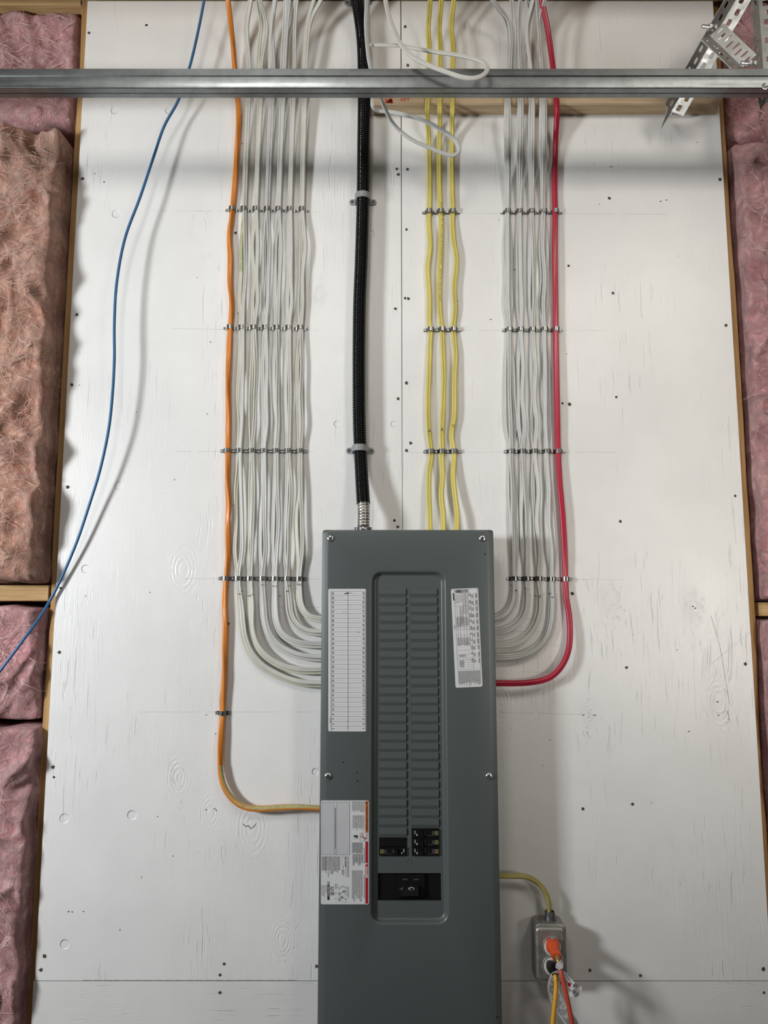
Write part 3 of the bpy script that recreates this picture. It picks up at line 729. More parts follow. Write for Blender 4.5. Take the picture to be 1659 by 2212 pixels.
# warning sticker
st = sticker('warning_sticker', 693, 1729, 797, 1953.5, 'sticker', 'white sticker with orange WARNING and red DANGER bands', r=3.5)
mb = MB(); d1 = DP + 0.0006; d2 = d1 + 0.0002
def tx(s, z, ox=685, oy=1720, sc=13.825): return (ox + z[0] / sc, oy + z[1] / sc)
rect_px(mb, 694.7, 1731.8, 755.5, 1847, d1, 'ink_soft'); rect_px(mb, 695.3, 1732.6, 754.8, 1846.3, d1 + 0.0001, 'sticker_clear')
rect_px(mb, 722, 1732, 722.8, 1847, d2, 'ink_soft'); rect_px(mb, 726.2, 1732, 727, 1847, d2, 'ink_soft'); rect_px(mb, 722.8, 1732.6, 726.2, 1744, d2, 'sticker')
rnd = random.Random(3)
def lines(x0, x1, y0, y1, pitch, mat='ink_soft', t=0.9, ragged=0.25, d=d1, ang=0.0, cx=0, cy=0, gap=0.5):
    """columns of small print running down the sticker"""
    x = x0
    while x < x1:
        y = y0; ye = y1 - rnd.random() * ragged * (y1 - y0)
        while y < ye:
            l_ = rnd.uniform(1.0, 4.5); rect_px(mb, x, y, x + t, min(ye, y + l_), d, mat, ang=ang, cx=cx, cy=cy); y += l_ + gap
        x += pitch
lines(723.9, 725, 1746, 1834, 9, 'ink', 1.1, 0.0, d2)
lines(760.5, 786.5, 1731, 1756.5, 2.15); lines(762, 786.5, 1761, 1795, 2.15)
lines(760.5, 783, 1820, 1844, 1.8, t=1.1, ragged=0.1); lines(762, 784, 1845, 1874, 2.3, 'ink', 1.0, 0.4); lines(760.5, 783, 1880, 1950, 2.15, 'ink_soft', 1.0, 0.25)
lines(786.3, 787.6, 1831, 1865, 9, 'ink', 1.0, 0); lines(786.3, 787.6, 1891, 1940, 9, 'ink', 1.1, 0); lines(695, 703, 1850, 1885, 1.9, 'ink_soft', 1.1, 0.15); lines(703.5, 735, 1850, 1895, 2.5, 'ink', 0.9, 0.35)
rect_px(mb, 789.2, 1730, 795.6, 1798.5, d1, 'warn'); rect_px(mb, 789.2, 1818, 795.2, 1952, d1, 'danger')
put_text(mb, 'WARNING / AVERTISSEMENT', 792.4, 1768, 3.9, d2, 'ink', along=56)
mb.poly([P(790, 1737.3, d2), P(790, 1732, d2), P(795, 1734.6, d2)], 'ink')
put_text(mb, 'DANGER', 792.2, 1884.5, 4.6, d2, 'ink_white', along=25)
mb.poly([P(790.2, 1868, d2), P(790.2, 1863, d2), P(794.6, 1865.5, d2)], 'ink_white'); rect_px(mb, 791, 1865.1, 792.8, 1865.9, d2 + 0.0001, 'danger')
frame_px(mb, 777.5, 1799.3, 794.5, 1817.5, 0.5, d1, 'ink_soft')
def stroke(pts, w, mat, d):
    for (ax, ay), (bx_, by_) in zip(pts, pts[1:]):
        l_ = math.hypot(bx_ - ax, by_ - ay); nx_, ny_ = -(by_ - ay) / l_ * w / 2, (bx_ - ax) / l_ * w / 2
        mb.poly([P(ax + nx_, ay + ny_, d), P(bx_ + nx_, by_ + ny_, d), P(bx_ - nx_, by_ - ny_, d), P(ax - nx_, ay - ny_, d)], mat)
stroke([(781.5, 1800.5), (784.5, 1807), (788, 1811)], 1.2, 'danger', d2); stroke([(778.5, 1806), (785, 1811), (791, 1810.5)], 1.2, 'danger', d2)
stroke([(791, 1810.5), (786, 1816)], 1.2, 'danger', d2); stroke([(790.5, 1808), (791, 1804), (792.7, 1801)], 0.9, 'danger', d2)
mb.poly([P(792.3 + math.cos(i) * 1.0, 1810.3 + math.sin(i) * 1.0, d2) for i in range(6)], 'ink')
frame_px(mb, 764, 1804, 773, 1812.5, 0.4, d1, 'ink_soft'); rect_px(mb, 764.5, 1804.5, 772, 1807.5, d2, 'ink'); stroke([(767, 1807), (770, 1810), (772, 1808)], 1.8, 'ink', d2)
put_text(mb, 'QOC460MC', 746.3, 1862, 3.2, d2, 'ink', along=24); put_text(mb, 'A', 741.2, 1872.5, 3.2, d2, 'ink')
frame_px(mb, 738.3, 1849.5, 743.5, 1869, 0.35, d2, 'ink_soft'); lines(738.5, 743, 1877.5, 1893, 1.6, 'ink_soft', 0.9, 0.3)
lines(750, 753, 1850, 1900, 2.6, 'ink', 0.8, 0.1); lines(746, 748, 1876, 1895, 3, 'ink_soft', 0.8, 0.1)
rect_px(mb, 707, 1911, 711.8, 1944, d1, 'ink'); rect_px(mb, 707, 1904, 711.8, 1910, d1, 'ink_soft'); put_text(mb, 'D', 709.4, 1907, 2.6, d2, 'ink_white')
put_text(mb, 'SQUARE D', 709.4, 1925, 2.3, d2, 'ink_white', along=22)
lines(704, 705, 1912, 1930, 3, 'ink', 0.8, 0.1); lines(694.5, 702.5, 1912, 1944, 2.9, 'ink_soft', 0.9, 0.3)
rg = [[P(717.8 + math.cos(a) * r, 1919.5 + math.sin(a) * r, d2) for a in [0.6 + i * 5.1 / 18 for i in range(19)]] for r in (3.4, 4.5)]
mb.loops(rg, 'ink', closed=False); put_text(mb, 'SA', 717.8, 1919.8, 2.6, d2, 'ink'); lines(713.5, 722, 1926, 1935, 1.5, 'ink_soft', 1.0, 0.2)
for k in range(3):
    y = 1913.5 + k * 12.7; frame_px(mb, 731, y, 748.5, y + 8, 0.4, d1, 'ink_soft', ang=0.10, cx=731, cy=y)
    stroke([(737, y + 4), (741, y), (744, y + 3), (747, y + 5)], 0.7, 'ink_soft', d2); put_text(mb, '8' if k == 0 else '=', 733.5, y + 4.5, 3, d2, 'ink_soft')
stroke([(748, 1925.3), (743, 1925.3)], 1.3, 'ink', d2); mb.poly([P(743.5, 1923.6, d2), P(743.5, 1927, d2), P(740, 1925.3, d2)], 'ink')
stroke([(733.5, 1937.7), (738, 1937.7)], 1.3, 'ink', d2); mb.poly([P(738, 1936, d2), P(738, 1939.4, d2), P(741.3, 1937.7, d2)], 'ink')
lines(724, 729, 1909, 1921, 3, 'ink', 0.8, 0.1); put_text(mb, '0', 725.5, 1929, 3.4, d2, 'ink_soft'); put_text(mb, '6', 725.5, 1941, 3.4, d2, 'ink_soft')
lines(750, 754, 1915, 1943, 2.2, 'ink_soft', 0.8, 0.2)
mb.build('warning_print', st, fix=False)
# wiring sticker, slightly crooked
A = -math.atan2(10, 214)
st = sticker('wiring_sticker', 979, 1271, 1037.5, 1484.5, 'sticker', 'white wiring diagram sticker, slightly crooked', ang=A, r=3.5)
mb = MB(); cx, cy = 1008.2, 1377.8
kw = dict(ang=A, cx=cx, cy=cy)
def fr(x0, y0, x1, y1, t=0.45): frame_px(mb, x0, y0, x1, y1, t, d1, 'ink_soft', **kw)
rect_px(mb, 982.5, 1280, 985, 1296, d1, 'ink', **kw); rect_px(mb, 982.3, 1349, 983.6, 1358, d1, 'ink_soft', **kw)
fr(985.5, 1272.5, 1035, 1446)
for y in (1281, 1308, 1331, 1359, 1371, 1376.5, 1391, 1404, 1413, 1420, 1424): rect_px(mb, 985.5, y, 1035 if y in (1308, 1331, 1359, 1395, 1420) else 1021, y + 0.45, d1, 'ink_soft', **kw)
for x in (990, 995.5, 1003, 1009, 1015.5, 1020.5, 1026, 1030.5): rect_px(mb, x, 1281 if x > 1002 else 1308, x + 0.45, 1396 if x != 1020.5 else 1446, d1, 'ink_soft', **kw)
for x, y, h in ((987, 1274, 6), (991, 1273.5, 7), (1003.5, 1273.5, 7)): lines(x, x + 12, y, y + h, 1.3, t=0.9, ragged=0.1, **kw)
for k in range(11):
    y = 1283 + k * 14; lines(1016.5, 1020, y, y + rnd.uniform(4, 10), 1.5, t=0.8, **kw); lines(1022, 1025.5, y + 2, y + 10, 1.4, t=0.8, **kw); lines(1031.3, 1034.2, y, y + 11, 1.3, t=0.8, **kw)
lines(987, 1002, 1284, 1306, 2.2, t=0.6, **kw); lines(1003.5, 1015, 1283, 1330, 2.0, t=0.6, ragged=0.1, **kw); lines(996, 1002, 1310, 1358, 1.9, t=0.6, **kw)
lines(987, 1014, 1333, 1357, 1.9, t=0.8, **kw); lines(988, 1014, 1378, 1396, 1.8, t=0.8, **kw); lines(990, 1000, 1426, 1444, 1.6, t=0.8, **kw); lines(990, 1004, 1414, 1419, 1.7, t=0.9, **kw)
for k in range(4): rect_px(mb, 1006, 1426 + k * 5, 1020, 1426.4 + k * 5, d1, 'ink_soft', **kw)
lines(986, 1034.5, 1449, 1482, 1.75, t=1.0, ragged=0.25, **kw)
mb.build('wiring_print', st, fix=False)

# ------------------------------------------------------------------ black flexible conduit
cd = empty('flexible_conduit', P(785, 1143, 0.03), 'thick black ribbed conduit running down into the panel top', 'conduit')
dc = 0.0245
cpts = [(762, -60, 0.10), (770, -10, 0.06), (776, 30, 0.035), (782, 70, dc), (785, 110, dc), (786.5, 215, dc), (785.5, 300, dc), (784, 435, dc), (780.5, 560, dc), (777, 650, dc), (775.5, 745, dc), (775.5, 850, dc), (776.2, 910, dc), (778.5, 975, dc), (782, 1040, dc + 0.008), (785, 1088, dc + 0.02)]
path = spline([P(*c) for c in cpts], 0.0009)
acc = 0.0; ds = [0.0]
for p, q in zip(path, path[1:]): acc += (q - p).length; ds.append(acc)
mb = MB(); sweep(mb, path, round_profile(1.0, 22), 'black_pvc', scale=lambda i: 0.01345 + 0.0013 * (0.5 + 0.5 * math.cos(ds[i] / 0.0051 * 6.28318)) ** 1.4)
mb.build('jacket', cd, smooth=180)
path2 = spline([P(785, 1086, dc + 0.0195), P(785.5, 1110, dc + 0.026), P(785, 1136, dc + 0.028)], 0.0007)
acc = 0.0; ds2 = [0.0]
for p, q in zip(path2, path2[1:]): acc += (q - p).length; ds2.append(acc)
mb = MB(); sweep(mb, path2, round_profile(1.0, 24), 'zinc_shiny', scale=lambda i: 0.0116 + 0.0016 * math.sqrt(abs(math.cos(ds2[i] / 0.0061 * 3.14159))))
mb.build('bare_metal_end', cd, smooth=60)['label'] = 'bare shiny spiral metal end'
c = P(784.5, 1143, dc + 0.028); mb = MB(); z = PZ1 - 0.004
mb.lathe((c.x, c.y, z), (0, 0, 1), [(0, 0.0150), (0.006, 0.0150), (0.007, 0.0172), (0.0125, 0.0178), (0.0135, 0.0150), (0.0145, 0.0135)], 'zinc', 12)
for q in range(5):
    a = -1.57 + (q - 2) * 0.55; u = Vector((math.cos(a), math.sin(a), 0)); mb.box(c.x + u.x * 0.0178 - 0.002, c.x + u.x * 0.0178 + 0.002, c.y + u.y * 0.0178 - 0.001, c.y + u.y * 0.0178 + 0.001, z + 0.007, z + 0.013, 'bright')
mb.lathe((c.x, c.y - 0.0175, z + 0.010), (0, -1, 0), [(0, 0.0026), (0.002, 0.0026), (0.0026, 0.001)], 'bright', 12)
mb.build('connector', cd, smooth=40)
def conduit_strap(px, py, where, d=dc):
    c = P(px, py); r = 0.0152; t = empty('conduit_strap', c, where, 'strap')
    mb = MB(); prof = []
    h = d
    pts = [(-0.030, 0.0), (-0.030, 0.003), (-0.021, 0.0035), (-0.0175, 0.006)]
    arch = [(-math.cos(a) * (r + 0.0018), h + math.sin(a) * (r + 0.0018)) for a in [math.pi * i / 14 for i in range(15)]]
    out = [(-0.0285, 0.0032), (-0.0185, 0.0036)] + arch + [(0.0185, 0.0036), (0.0285, 0.0032)]
    inn = [(-0.0285, 0.0004), (-0.0160, 0.0004)] + [(x * 0.90, max(0.0004, (y - h) * 0.90 + h)) for x, y in arch] + [(0.0160, 0.0004), (0.0285, 0.0004)]
    for zw, base in ((0.0068, 0.0),):
        L_ = []
        for (ox, oy), (ix, iy) in zip(out, inn):
            w = zw if abs(ox) < 0.02 else 0.0052
            L_.append([(c.x + ox, c.y - oy, c.z - w), (c.x + ox, c.y - oy, c.z + w), (c.x + ix, c.y - iy, c.z + w), (c.x + ix, c.y - iy, c.z - w)])
        mb.loops(L_, 'grey_plastic', True, True)
    # two ribs over the saddle and round ears
    for dz in (-0.0045, 0.0, 0.0045):
        pth = [Vector((c.x - math.cos(a) * (r + 0.0019), c.y - h - math.sin(a) * (r + 0.0019), c.z + dz)) for a in [0.25 + 2.64 * i / 12 for i in range(13)]]
        sweep(mb, pth, round_profile(0.0009, 6), 'grey_plastic')
    for sx in (-1, 1): mb.lathe(c + Vector((sx * 0.0245, 0, 0)), (0, -1, 0), [(0, 0.0066), (0.0034, 0.0064), (0.0040, 0.0056)], 'grey_plastic', 16)
    mb.build('saddle', t, smooth=35)
    for sx in (-1, 1):
        mb = MB(); q = c + Vector((sx * 0.0245, -0.004, 0))
        mb.lathe(q, (0, -1, 0), [(0, 0.0035), (0.0012, 0.0032), (0.0018, 0.0018), (0.0010, 0.0012), (0.0008, 0.0001)], 'rust_screw', 14); mb.build('screw', t, smooth=40)
conduit_strap(784, 438, 'grey plastic strap holding the black conduit near the top strap row')
conduit_strap(778, 974, 'grey plastic strap holding the black conduit above the panel')
conduit_strap(772, 8, 'grey plastic strap on the black conduit at the very top edge', 0.045)

# ------------------------------------------------------------------ cables
ROWY_L = [455, 710, 975, 1250]; ROWY_R = [460, 714, 976, 1250]
LCOL = [[527.6, 523.3, 518, 514.6], [553.2, 549, 544.5, 540.4], [577.8, 573.7, 570.5, 567.4], [602.4, 598.8, 597, 594.2], [626.7, 624.3, 622.9, 620.7], [653, 649.9, 648.4, 646.7]]
RCOL = [[1096.4, 1100, 1104.4, 1110.4], [1121.7, 1124.4, 1128.5, 1137], [1147.8, 1150.2, 1154.3, 1162.7], [1174, 1176, 1181, 1192]]
def Z3(pts, ox, oy, sc): return [(ox + x / sc, oy + y / sc) for x, y in pts]
LB = [[(335, 480), (345, 600), (362, 720), (412, 860), (500, 970), (620, 1050), (760, 1112), (880, 1143), (1045, 1152), (1120, 1152)],
      [(425, 450), (427, 640), (455, 760), (525, 870), (640, 960), (760, 1010), (900, 1032), (1045, 1032), (1120, 1030)],
      [(535, 450), (550, 600), (592, 720), (665, 805), (760, 862), (880, 903), (1045, 918), (1120, 918)],
      [(640, 490), (655, 600), (695, 690), (765, 752), (850, 785), (950, 798), (1045, 800), (1120, 800)],
      [(763, 400), (770, 490), (795, 570), (842, 630), (900, 667), (960, 686), (1045, 690), (1120, 690)],
      [(857, 350), (868, 430), (893, 490), (932, 535), (980, 560), (1045, 572), (1120, 575)]]
LB = [Z3(l_, 440, 1200, 4.1475) for l_ in LB]
RB = [[(785, 400), (765, 490), (720, 565), (665, 608), (600, 626), (540, 630)],
      [(905, 430), (890, 550), (842, 645), (775, 706), (700, 742), (600, 754), (540, 755)],
      [(1035, 400), (1030, 560), (990, 690), (922, 788), (850, 845), (760, 878), (600, 888), (540, 888)],
      [(1168, 450), (1158, 650), (1112, 800), (1042, 898), (950, 963), (850, 1002), (740, 1018), (600, 1020), (540, 1020)]]
RB = [Z3(l_, 940, 1200, 4.608) for l_ in RB]
LTOP = [[[(540, 0), (531, 60), (536, 145), (535, 215)], [(543, 0), (534, 60), (539, 145), (537.5, 215)]],
        [[(556, 0), (563, 50), (557, 145), (560, 215)], [(562, 0), (575, 55), (564, 145), (564, 215)]],
        [[(593, 0), (585, 70), (583, 145), (584, 215)], [(595, 0), (588, 55), (591, 145), (589, 215)]],
        [[(617, 0), (614, 60), (609, 145), (608, 215)], [(625, 0), (619, 70), (615, 145), (613, 215)]],
        [[(638, 0), (634, 40), (622, 100), (622, 145), (630, 215)], [(641, 0), (637, 60), (636, 145), (635, 215)]],
        [[(678, 0), (664, 50), (657, 145), (656, 215)], [(693, 0), (671, 45), (661, 145), (660, 215)]]]
RTOP = [[[(1105, 0), (1108, 60), (1096, 145), (1094, 215)], [(1063, 0), (1092, 45), (1098, 145), (1097, 215)], [(1066, 0), (1100, 50), (1102, 145), (1099, 215)]],
        [[(1106, 0), (1112, 60), (1110, 145), (1122, 215)], [(1124, 0), (1121, 60), (1124, 145), (1127, 215)]],
        [[(1138, 0), (1144, 40), (1130, 100), (1127, 145), (1146, 215)], [(1151, 0), (1138, 60), (1146, 145), (1151, 215)]],
        [[(1153, 0), (1146, 60), (1145, 145), (1169, 215)], [(1160, 0), (1164, 60), (1172, 145), (1174, 215)], [(1177, 0), (1166, 50), (1170, 145), (1177, 215)]]]
ORD = ['first', 'second', 'third', 'fourth', 'fifth', 'sixth']
def marks(o, items, mat='ink'):
    mb = MB()
    for s_, x, y, h, d, rot in items: put_text(mb, s_, x, y, h, d, mat, rot=rot)
    c = mb.build('handwritten_mark', o, fix=False); c['label'] = 'handwritten black number'
def white_cable(col_rows, rows, top, bend, k, nk, seed, mat, label, group, lumber_over, greenspan=None, mark=None, side=1):
    """k-th cable of the nk held under the same straps"""
    rnd = random.Random(seed)
    lat = (k - (nk - 1) / 2.0) * (6.6 if nk == 2 else 4.8)
    dstrap = [0.0040, 0.0095, 0.0095][k] if nk == 2 else [0.0040, 0.0098, 0.0042][k]
    pts = []
    hi = [0.075, 0.045, 0.03, 0.043 if lumber_over else 0.018] if len(top) == 4 else [0.075, 0.05, 0.032, 0.025, 0.043 if lumber_over else 0.018]
    pts.append(P(top[0][0] + (top[0][0] - top[1][0]) * 0.8, -60, 0.115))
    for (x, y), dd in zip(top, hi): pts.append(P(x, y, dd + 0.003 * k))
    if lumber_over: pts.append(P(top[-1][0] * 0.8 + col_rows[0] * 0.2 + lat * 0.3, 255, 0.041 + 0.003 * k))
    for i in range(4):
        x, y = col_rows[i], rows[i]
        pts.append(P(x + lat * 0.42, y - 12, dstrap)); pts.append(P(x + lat * 0.42, y + 10, dstrap))
        if i < 3:
            x2, y2 = col_rows[i + 1], rows[i + 1]
            for t in (0.3, 0.55, 0.78):
                w_ = rnd.uniform(-2.2, 2.2)
                pts.append(P(x + (x2 - x) * t + lat * rnd.uniform(0.85, 1.75) + w_, y + (y2 - y) * t, dstrap + rnd.uniform(0.0, 0.004)))
    sgn = side
    for q, (x, y) in enumerate(bend):
        # offset perpendicular to the bend so that the pair stays side by side
        x2, y2 = bend[min(q + 1, len(bend) - 1)]; x1, y1 = bend[max(q - 1, 0)]
        l_ = math.hypot(x2 - x1, y2 - y1); nx_, ny_ = (y2 - y1) / l_, -(x2 - x1) / l_
        pts.append(P(x + nx_ * lat * 0.95, y + ny_ * lat * 0.95, dstrap + 0.002 + 0.010 * q / len(bend)))
    path = spline(pts, 0.007)
    ph = rnd.uniform(0, 6); fr_ = rnd.uniform(0.030, 0.05)
    mb = MB(); prof = flat_profile(0.0092, 0.0058, 0.50)
    matf = None
    if greenspan: matf = lambda i: ('white_g' if greenspan[0] > path[i].z > greenspan[1] else mat)
    sweep(mb, path, prof, mat, twist=lambda i: 0.38 * math.sin(i * fr_ + ph) + 0.15 * math.sin(i * 0.13 + ph * 2), matf=matf)
    o = mb.build('white_cable', None, smooth=180); tag(o, label, 'cable', group)
    if mark: marks(o, mark)
    return o
LM = [[[('5', 516.5, 1283, 5, .0148, 'down')], [('3', 523, 1277, 5, .0148, 'down')]], [[('5', 538, 1287, 6, .0148, 'down')], [('7', 545, 1284, 5, .0148, 'down')]],
      [[('3', 566, 1263, 5, .0148, 'down')], None], [[('6', 590, 1266, 5, .0148, 'down')], [('1', 597, 1266, 5, .0148, 'up')]],
      [[('9', 620.5, 1277, 5.5, .0148, 'down')], [('2', 626, 1265, 5, .0148, 'down')]], [[('2', 644, 1262, 6, .0148, 'down')], [('1', 650, 1264, 5, .0148, 'down')]]]
sd = 11
for ci in range(6):
    for k in range(2):
        sd += 1
        mat = 'white_b' if ci in (2, 3) and k == 1 else ('white_y' if (ci, k) in ((1, 0), (5, 0), (0, 0)) else 'white')
        gs = (P(0, 470).z, P(0, 590).z) if (ci, k) == (0, 0) else None
        white_cable(LCOL[ci], ROWY_L, LTOP[ci][k], LB[ci], k, 2, sd, mat,
                    'white cable, %s of the pair in the %s column right of the orange cable' % (('left', 'right')[k], ORD[ci]),
                    'white cables left of the black conduit', False, gs, LM[ci][k])
RM = [[[('2', 1104.5, 1265, 6, .0148, 'down')], [('4', 1115, 1275, 6, .0148, 'down')], None], [[('4', 1134, 1270, 5, .0148, 'down')], [('1', 1140, 1273, 5, .0148, 'down')]],
      [[('8', 1157, 1287, 5, .0148, 'down')], [('12', 1166, 1288, 5, .0148, 'down')]], [[('4', 1187, 1282, 6, .0148, 'down')], [('7', 1193, 1290, 5, .0148, 'down')], None]]
for ci in range(4):
    nk = len(RTOP[ci])
    for k in range(nk):
        sd += 1
        pos = ('left', 'right') if nk == 2 else ('left', 'middle', 'right')
        white_cable(RCOL[ci], ROWY_R, RTOP[ci][k], RB[ci], k, nk, sd, 'white_b' if (ci + k) % 3 else 'white',
                    'white cable, %s of the %s in the %s column right of the yellow cables' % (pos[k], 'pair' if nk == 2 else 'three', ORD[ci]),
                    'white cables beside the red cable', True, None, RM[ci][k], side=-1)
def cable(name, pts, prof, mat, label, step=0.006, twist=None, group=None, matf=None, cat='cable', scale=None, parent=None, smooth=180):
    path = spline([P(*p) for p in pts], step); mb = MB()
    sweep(mb, path, prof, mat, twist=twist, scale=scale, matf=(lambda i: matf(path[i])) if matf else None)
    o = mb.build(name, parent, smooth=smooth)
    if parent is None: tag(o, label, cat, group)
    return o
# yellow trio
yc = [[(929, -40, .09), (929, 0, .07), (925.4, 60, .04), (927, 100, .04), (926, 145, .041), (924, 215, .043), (923, 245, .042), (926, 300, .014), (928, 400, .007), (927, 460, .006), (926, 475, .006), (929, 530, .009), (924, 580, .008), (927.5, 640, .008), (927.5, 700, .006), (930.3, 715, .006), (929, 740, .006), (927, 800, .008), (925, 860, .010), (926, 930, .009), (930.5, 970, .006), (931.5, 985, .006), (927, 1020, .012), (926, 1060, .016), (928, 1110, .02), (929, 1150, .025)],
      [(955, -40, .09), (953.4, 0, .07), (949, 60, .04), (951, 100, .04), (950, 145, .041), (950, 215, .043), (950, 245, .042), (949, 300, .014), (949, 400, .007), (952, 460, .006), (953, 475, .006), (951, 560, .009), (948.5, 620, .010), (950, 670, .008), (954, 705, .006), (955.4, 720, .006), (957, 760, .008), (959, 820, .010), (957, 880, .010), (954.5, 930, .008), (955, 970, .006), (954, 985, .006), (956, 1030, .012), (953, 1070, .016), (957, 1110, .02), (957.5, 1150, .025)],
      [(984, -40, .09), (980.5, 0, .07), (974.5, 60, .04), (979, 100, .04), (978, 145, .041), (977.5, 215, .043), (977, 245, .042), (976, 300, .014), (976, 400, .007), (978, 460, .006), (977, 475, .006), (980, 520, .009), (986, 560, .010), (981, 620, .010), (983, 670, .008), (979.5, 705, .006), (980.2, 720, .006), (984, 760, .008), (982, 820, .010), (981, 900, .010), (975.5, 940, .008), (980, 970, .006), (981, 985, .006), (979, 1030, .012), (984, 1080, .016), (987.5, 1110, .02), (986.5, 1150, .025)]]
for i, (pts, ch, cy_) in enumerate(zip(yc, 'ABC', (930.5, 927.5, 919.5))):
    o = cable('yellow_cable', pts, flat_profile(0.0112, 0.0066, 0.45), 'yellow', 'yellow cable marked %s, %s of the three above the panel' % (ch, ('left', 'middle', 'right')[i]),
              twist=lambda j, i=i: 0.25 * math.sin(j * 0.05 + i), group='yellow cables entering the panel top')
    xm = (928, 955.5, 980)[i]
    marks(o, [(ch, xm, cy_, 6.5, 0.0185, 'n')])
    if i == 1:
        mb = MB(); y = 395.0
        pth = spline([P(*p) for p in pts], 0.003)
        for q in pth:
            if P(0, 655).z < q.z < P(0, 440).z and random.random() < 0.72:
                c_ = q + Vector((0.0015, -0.0052, 0)); mb.poly([c_ + Vector(v) for v in ((-0.0008, 0, -0.0008), (0.0008, 0, -0.0008), (0.0008, 0, 0.0007), (-0.0008, 0, 0.0007))], 'ink')
        mb.build('printed_text', o, fix=False)
# red cable
rb = Z3([(1305, 420), (1333, 600), (1342, 800), (1322, 960), (1262, 1095), (1180, 1187), (1080, 1238), (900, 1268), (600, 1272), (520, 1272)], 940, 1200, 4.608)
pts = [(1166, -40, .10), (1169, -8, .08), (1182.5, 60, .055), (1190, 110, .045), (1194.5, 145, .042), (1201, 200, .044), (1203, 245, .042), (1200, 310, .014), (1198, 400, .008), (1199, 460, .0075), (1198.5, 540, .009), (1200, 640, .008), (1200.5, 714, .0075), (1202, 800, .009), (1204, 900, .009), (1205.6, 976, .0075), (1209, 1040, .009), (1216, 1120, .010), (1220, 1200, .009), (1221, 1250, .0075)]
pts += [(x, y, 0.009 + 0.003 * i) for i, (x, y) in enumerate(rb)]
o = cable('red_cable', pts, flat_profile(0.0122, 0.0098, 0.16), 'red', 'thick red cable curving into the right side of the panel', twist=lambda j: 0.4 * math.sin(j * 0.03))
marks(o, [('4', 1224, 1296, 5, .0185, 'down')])
# orange cable
pts = [(489, -40, .10), (493, 0, .075), (498, 50, .05), (503, 100, .03), (507, 145, .02), (513, 205, .014), (515, 240, .012), (513, 300, .010), (509, 380, .008), (503, 440, .007), (500, 470, .007), (496, 505, .009), (498, 560, .009), (496.5, 610, .010), (500, 660, .009), (498, 712, .007), (495, 760, .009), (492, 830, .010), (494, 900, .009), (492.5, 975, .007), (491, 1030, .009), (494, 1090, .010), (492, 1150, .010), (492, 1200, .009), (488.6, 1250, .007), (486, 1300, .009), (487, 1350, .009), (485, 1400, .010), (484.5, 1460, .010), (482, 1510, .008), (481, 1540, .007), (478, 1580, .010), (475, 1630, .012), (477, 1675, .014), (488, 1707, .016), (507, 1730, .018), (530, 1743, .02), (560, 1747, .021), (600, 1745, .022), (640, 1744, .023), (690, 1746.5, .025), (715, 1747, .025)]
o = cable('orange_cable', pts, [(x * (1 + 0.17 * math.cos(3 * a)), y * (1 + 0.17 * math.cos(3 * a))) for (x, y), a in zip(round_profile(0.0056, 18), [6.28318 * i / 18 for i in range(18)])], 'orange',
          'long orange cable left of the white cables, stained where it enters the panel', twist=lambda j: j * 0.055, step=0.005)
path = spline([P(*p) for p in pts], 0.004); sel = [p for p in path if p.z < P(0, 1650).z or p.x > P(500, 1700).x and p.z < P(0, 1600).z]
mb = MB(); pr = [(0.0061 * math.cos(a), 0.0061 * math.sin(a)) for a in [0.9 + i * 2.0 / 8 for i in range(9)]]
lps = []
for i, p in enumerate(sel):
    t = (sel[min(i + 1, len(sel) - 1)] - sel[max(i - 1, 0)]).normalized(); nrm = Vector((0, -1, 0)); nrm = (nrm - t * nrm.dot(t)).normalized(); bb = t.cross(nrm)
    jit = 0.25 * noise.noise(Vector((i * 0.35, 0, 0)))
    if bb.z < 0 or abs(bb.z) < 0.4 and bb.x < 0: bb = -bb
    lps.append([p + (bb * math.cos(-0.35 + jit + 2.0 * j / 6) + nrm * math.sin(-0.35 + jit + 2.0 * j / 6)) * 0.00625 for j in range(7)])
mb.loops(lps, 'orange_dirt', closed=False); mb.build('overspray', o, smooth=180, fix=False)['label'] = 'pale green overspray on the cable'
marks(o, [('1', 490.5, 1267, 5, .0135, 'down')])
# blue cable
pts = [(449, -50, .07), (441, 0, .06), (427, 72, .05), (410, 143, .048), (386, 215, .045), (355, 272, .042), (333, 335, .042), (303, 425, .045), (270, 515, .048), (252, 612, .05), (247, 700, .05), (247, 775, .05), (243, 850, .048), (235, 925, .044), (216, 1015, .036), (193, 1090, .028), (166, 1170, .02), (131, 1252, .012), (108, 1297, .010), (88, 1330, .02), (50, 1383, .035), (22, 1420, .04), (-20, 1475, .045), (-60, 1520, .05)]
cable('blue_cable', pts, round_profile(0.0031), 'blue', 'thin blue cable hanging loose across the left of the plywood')
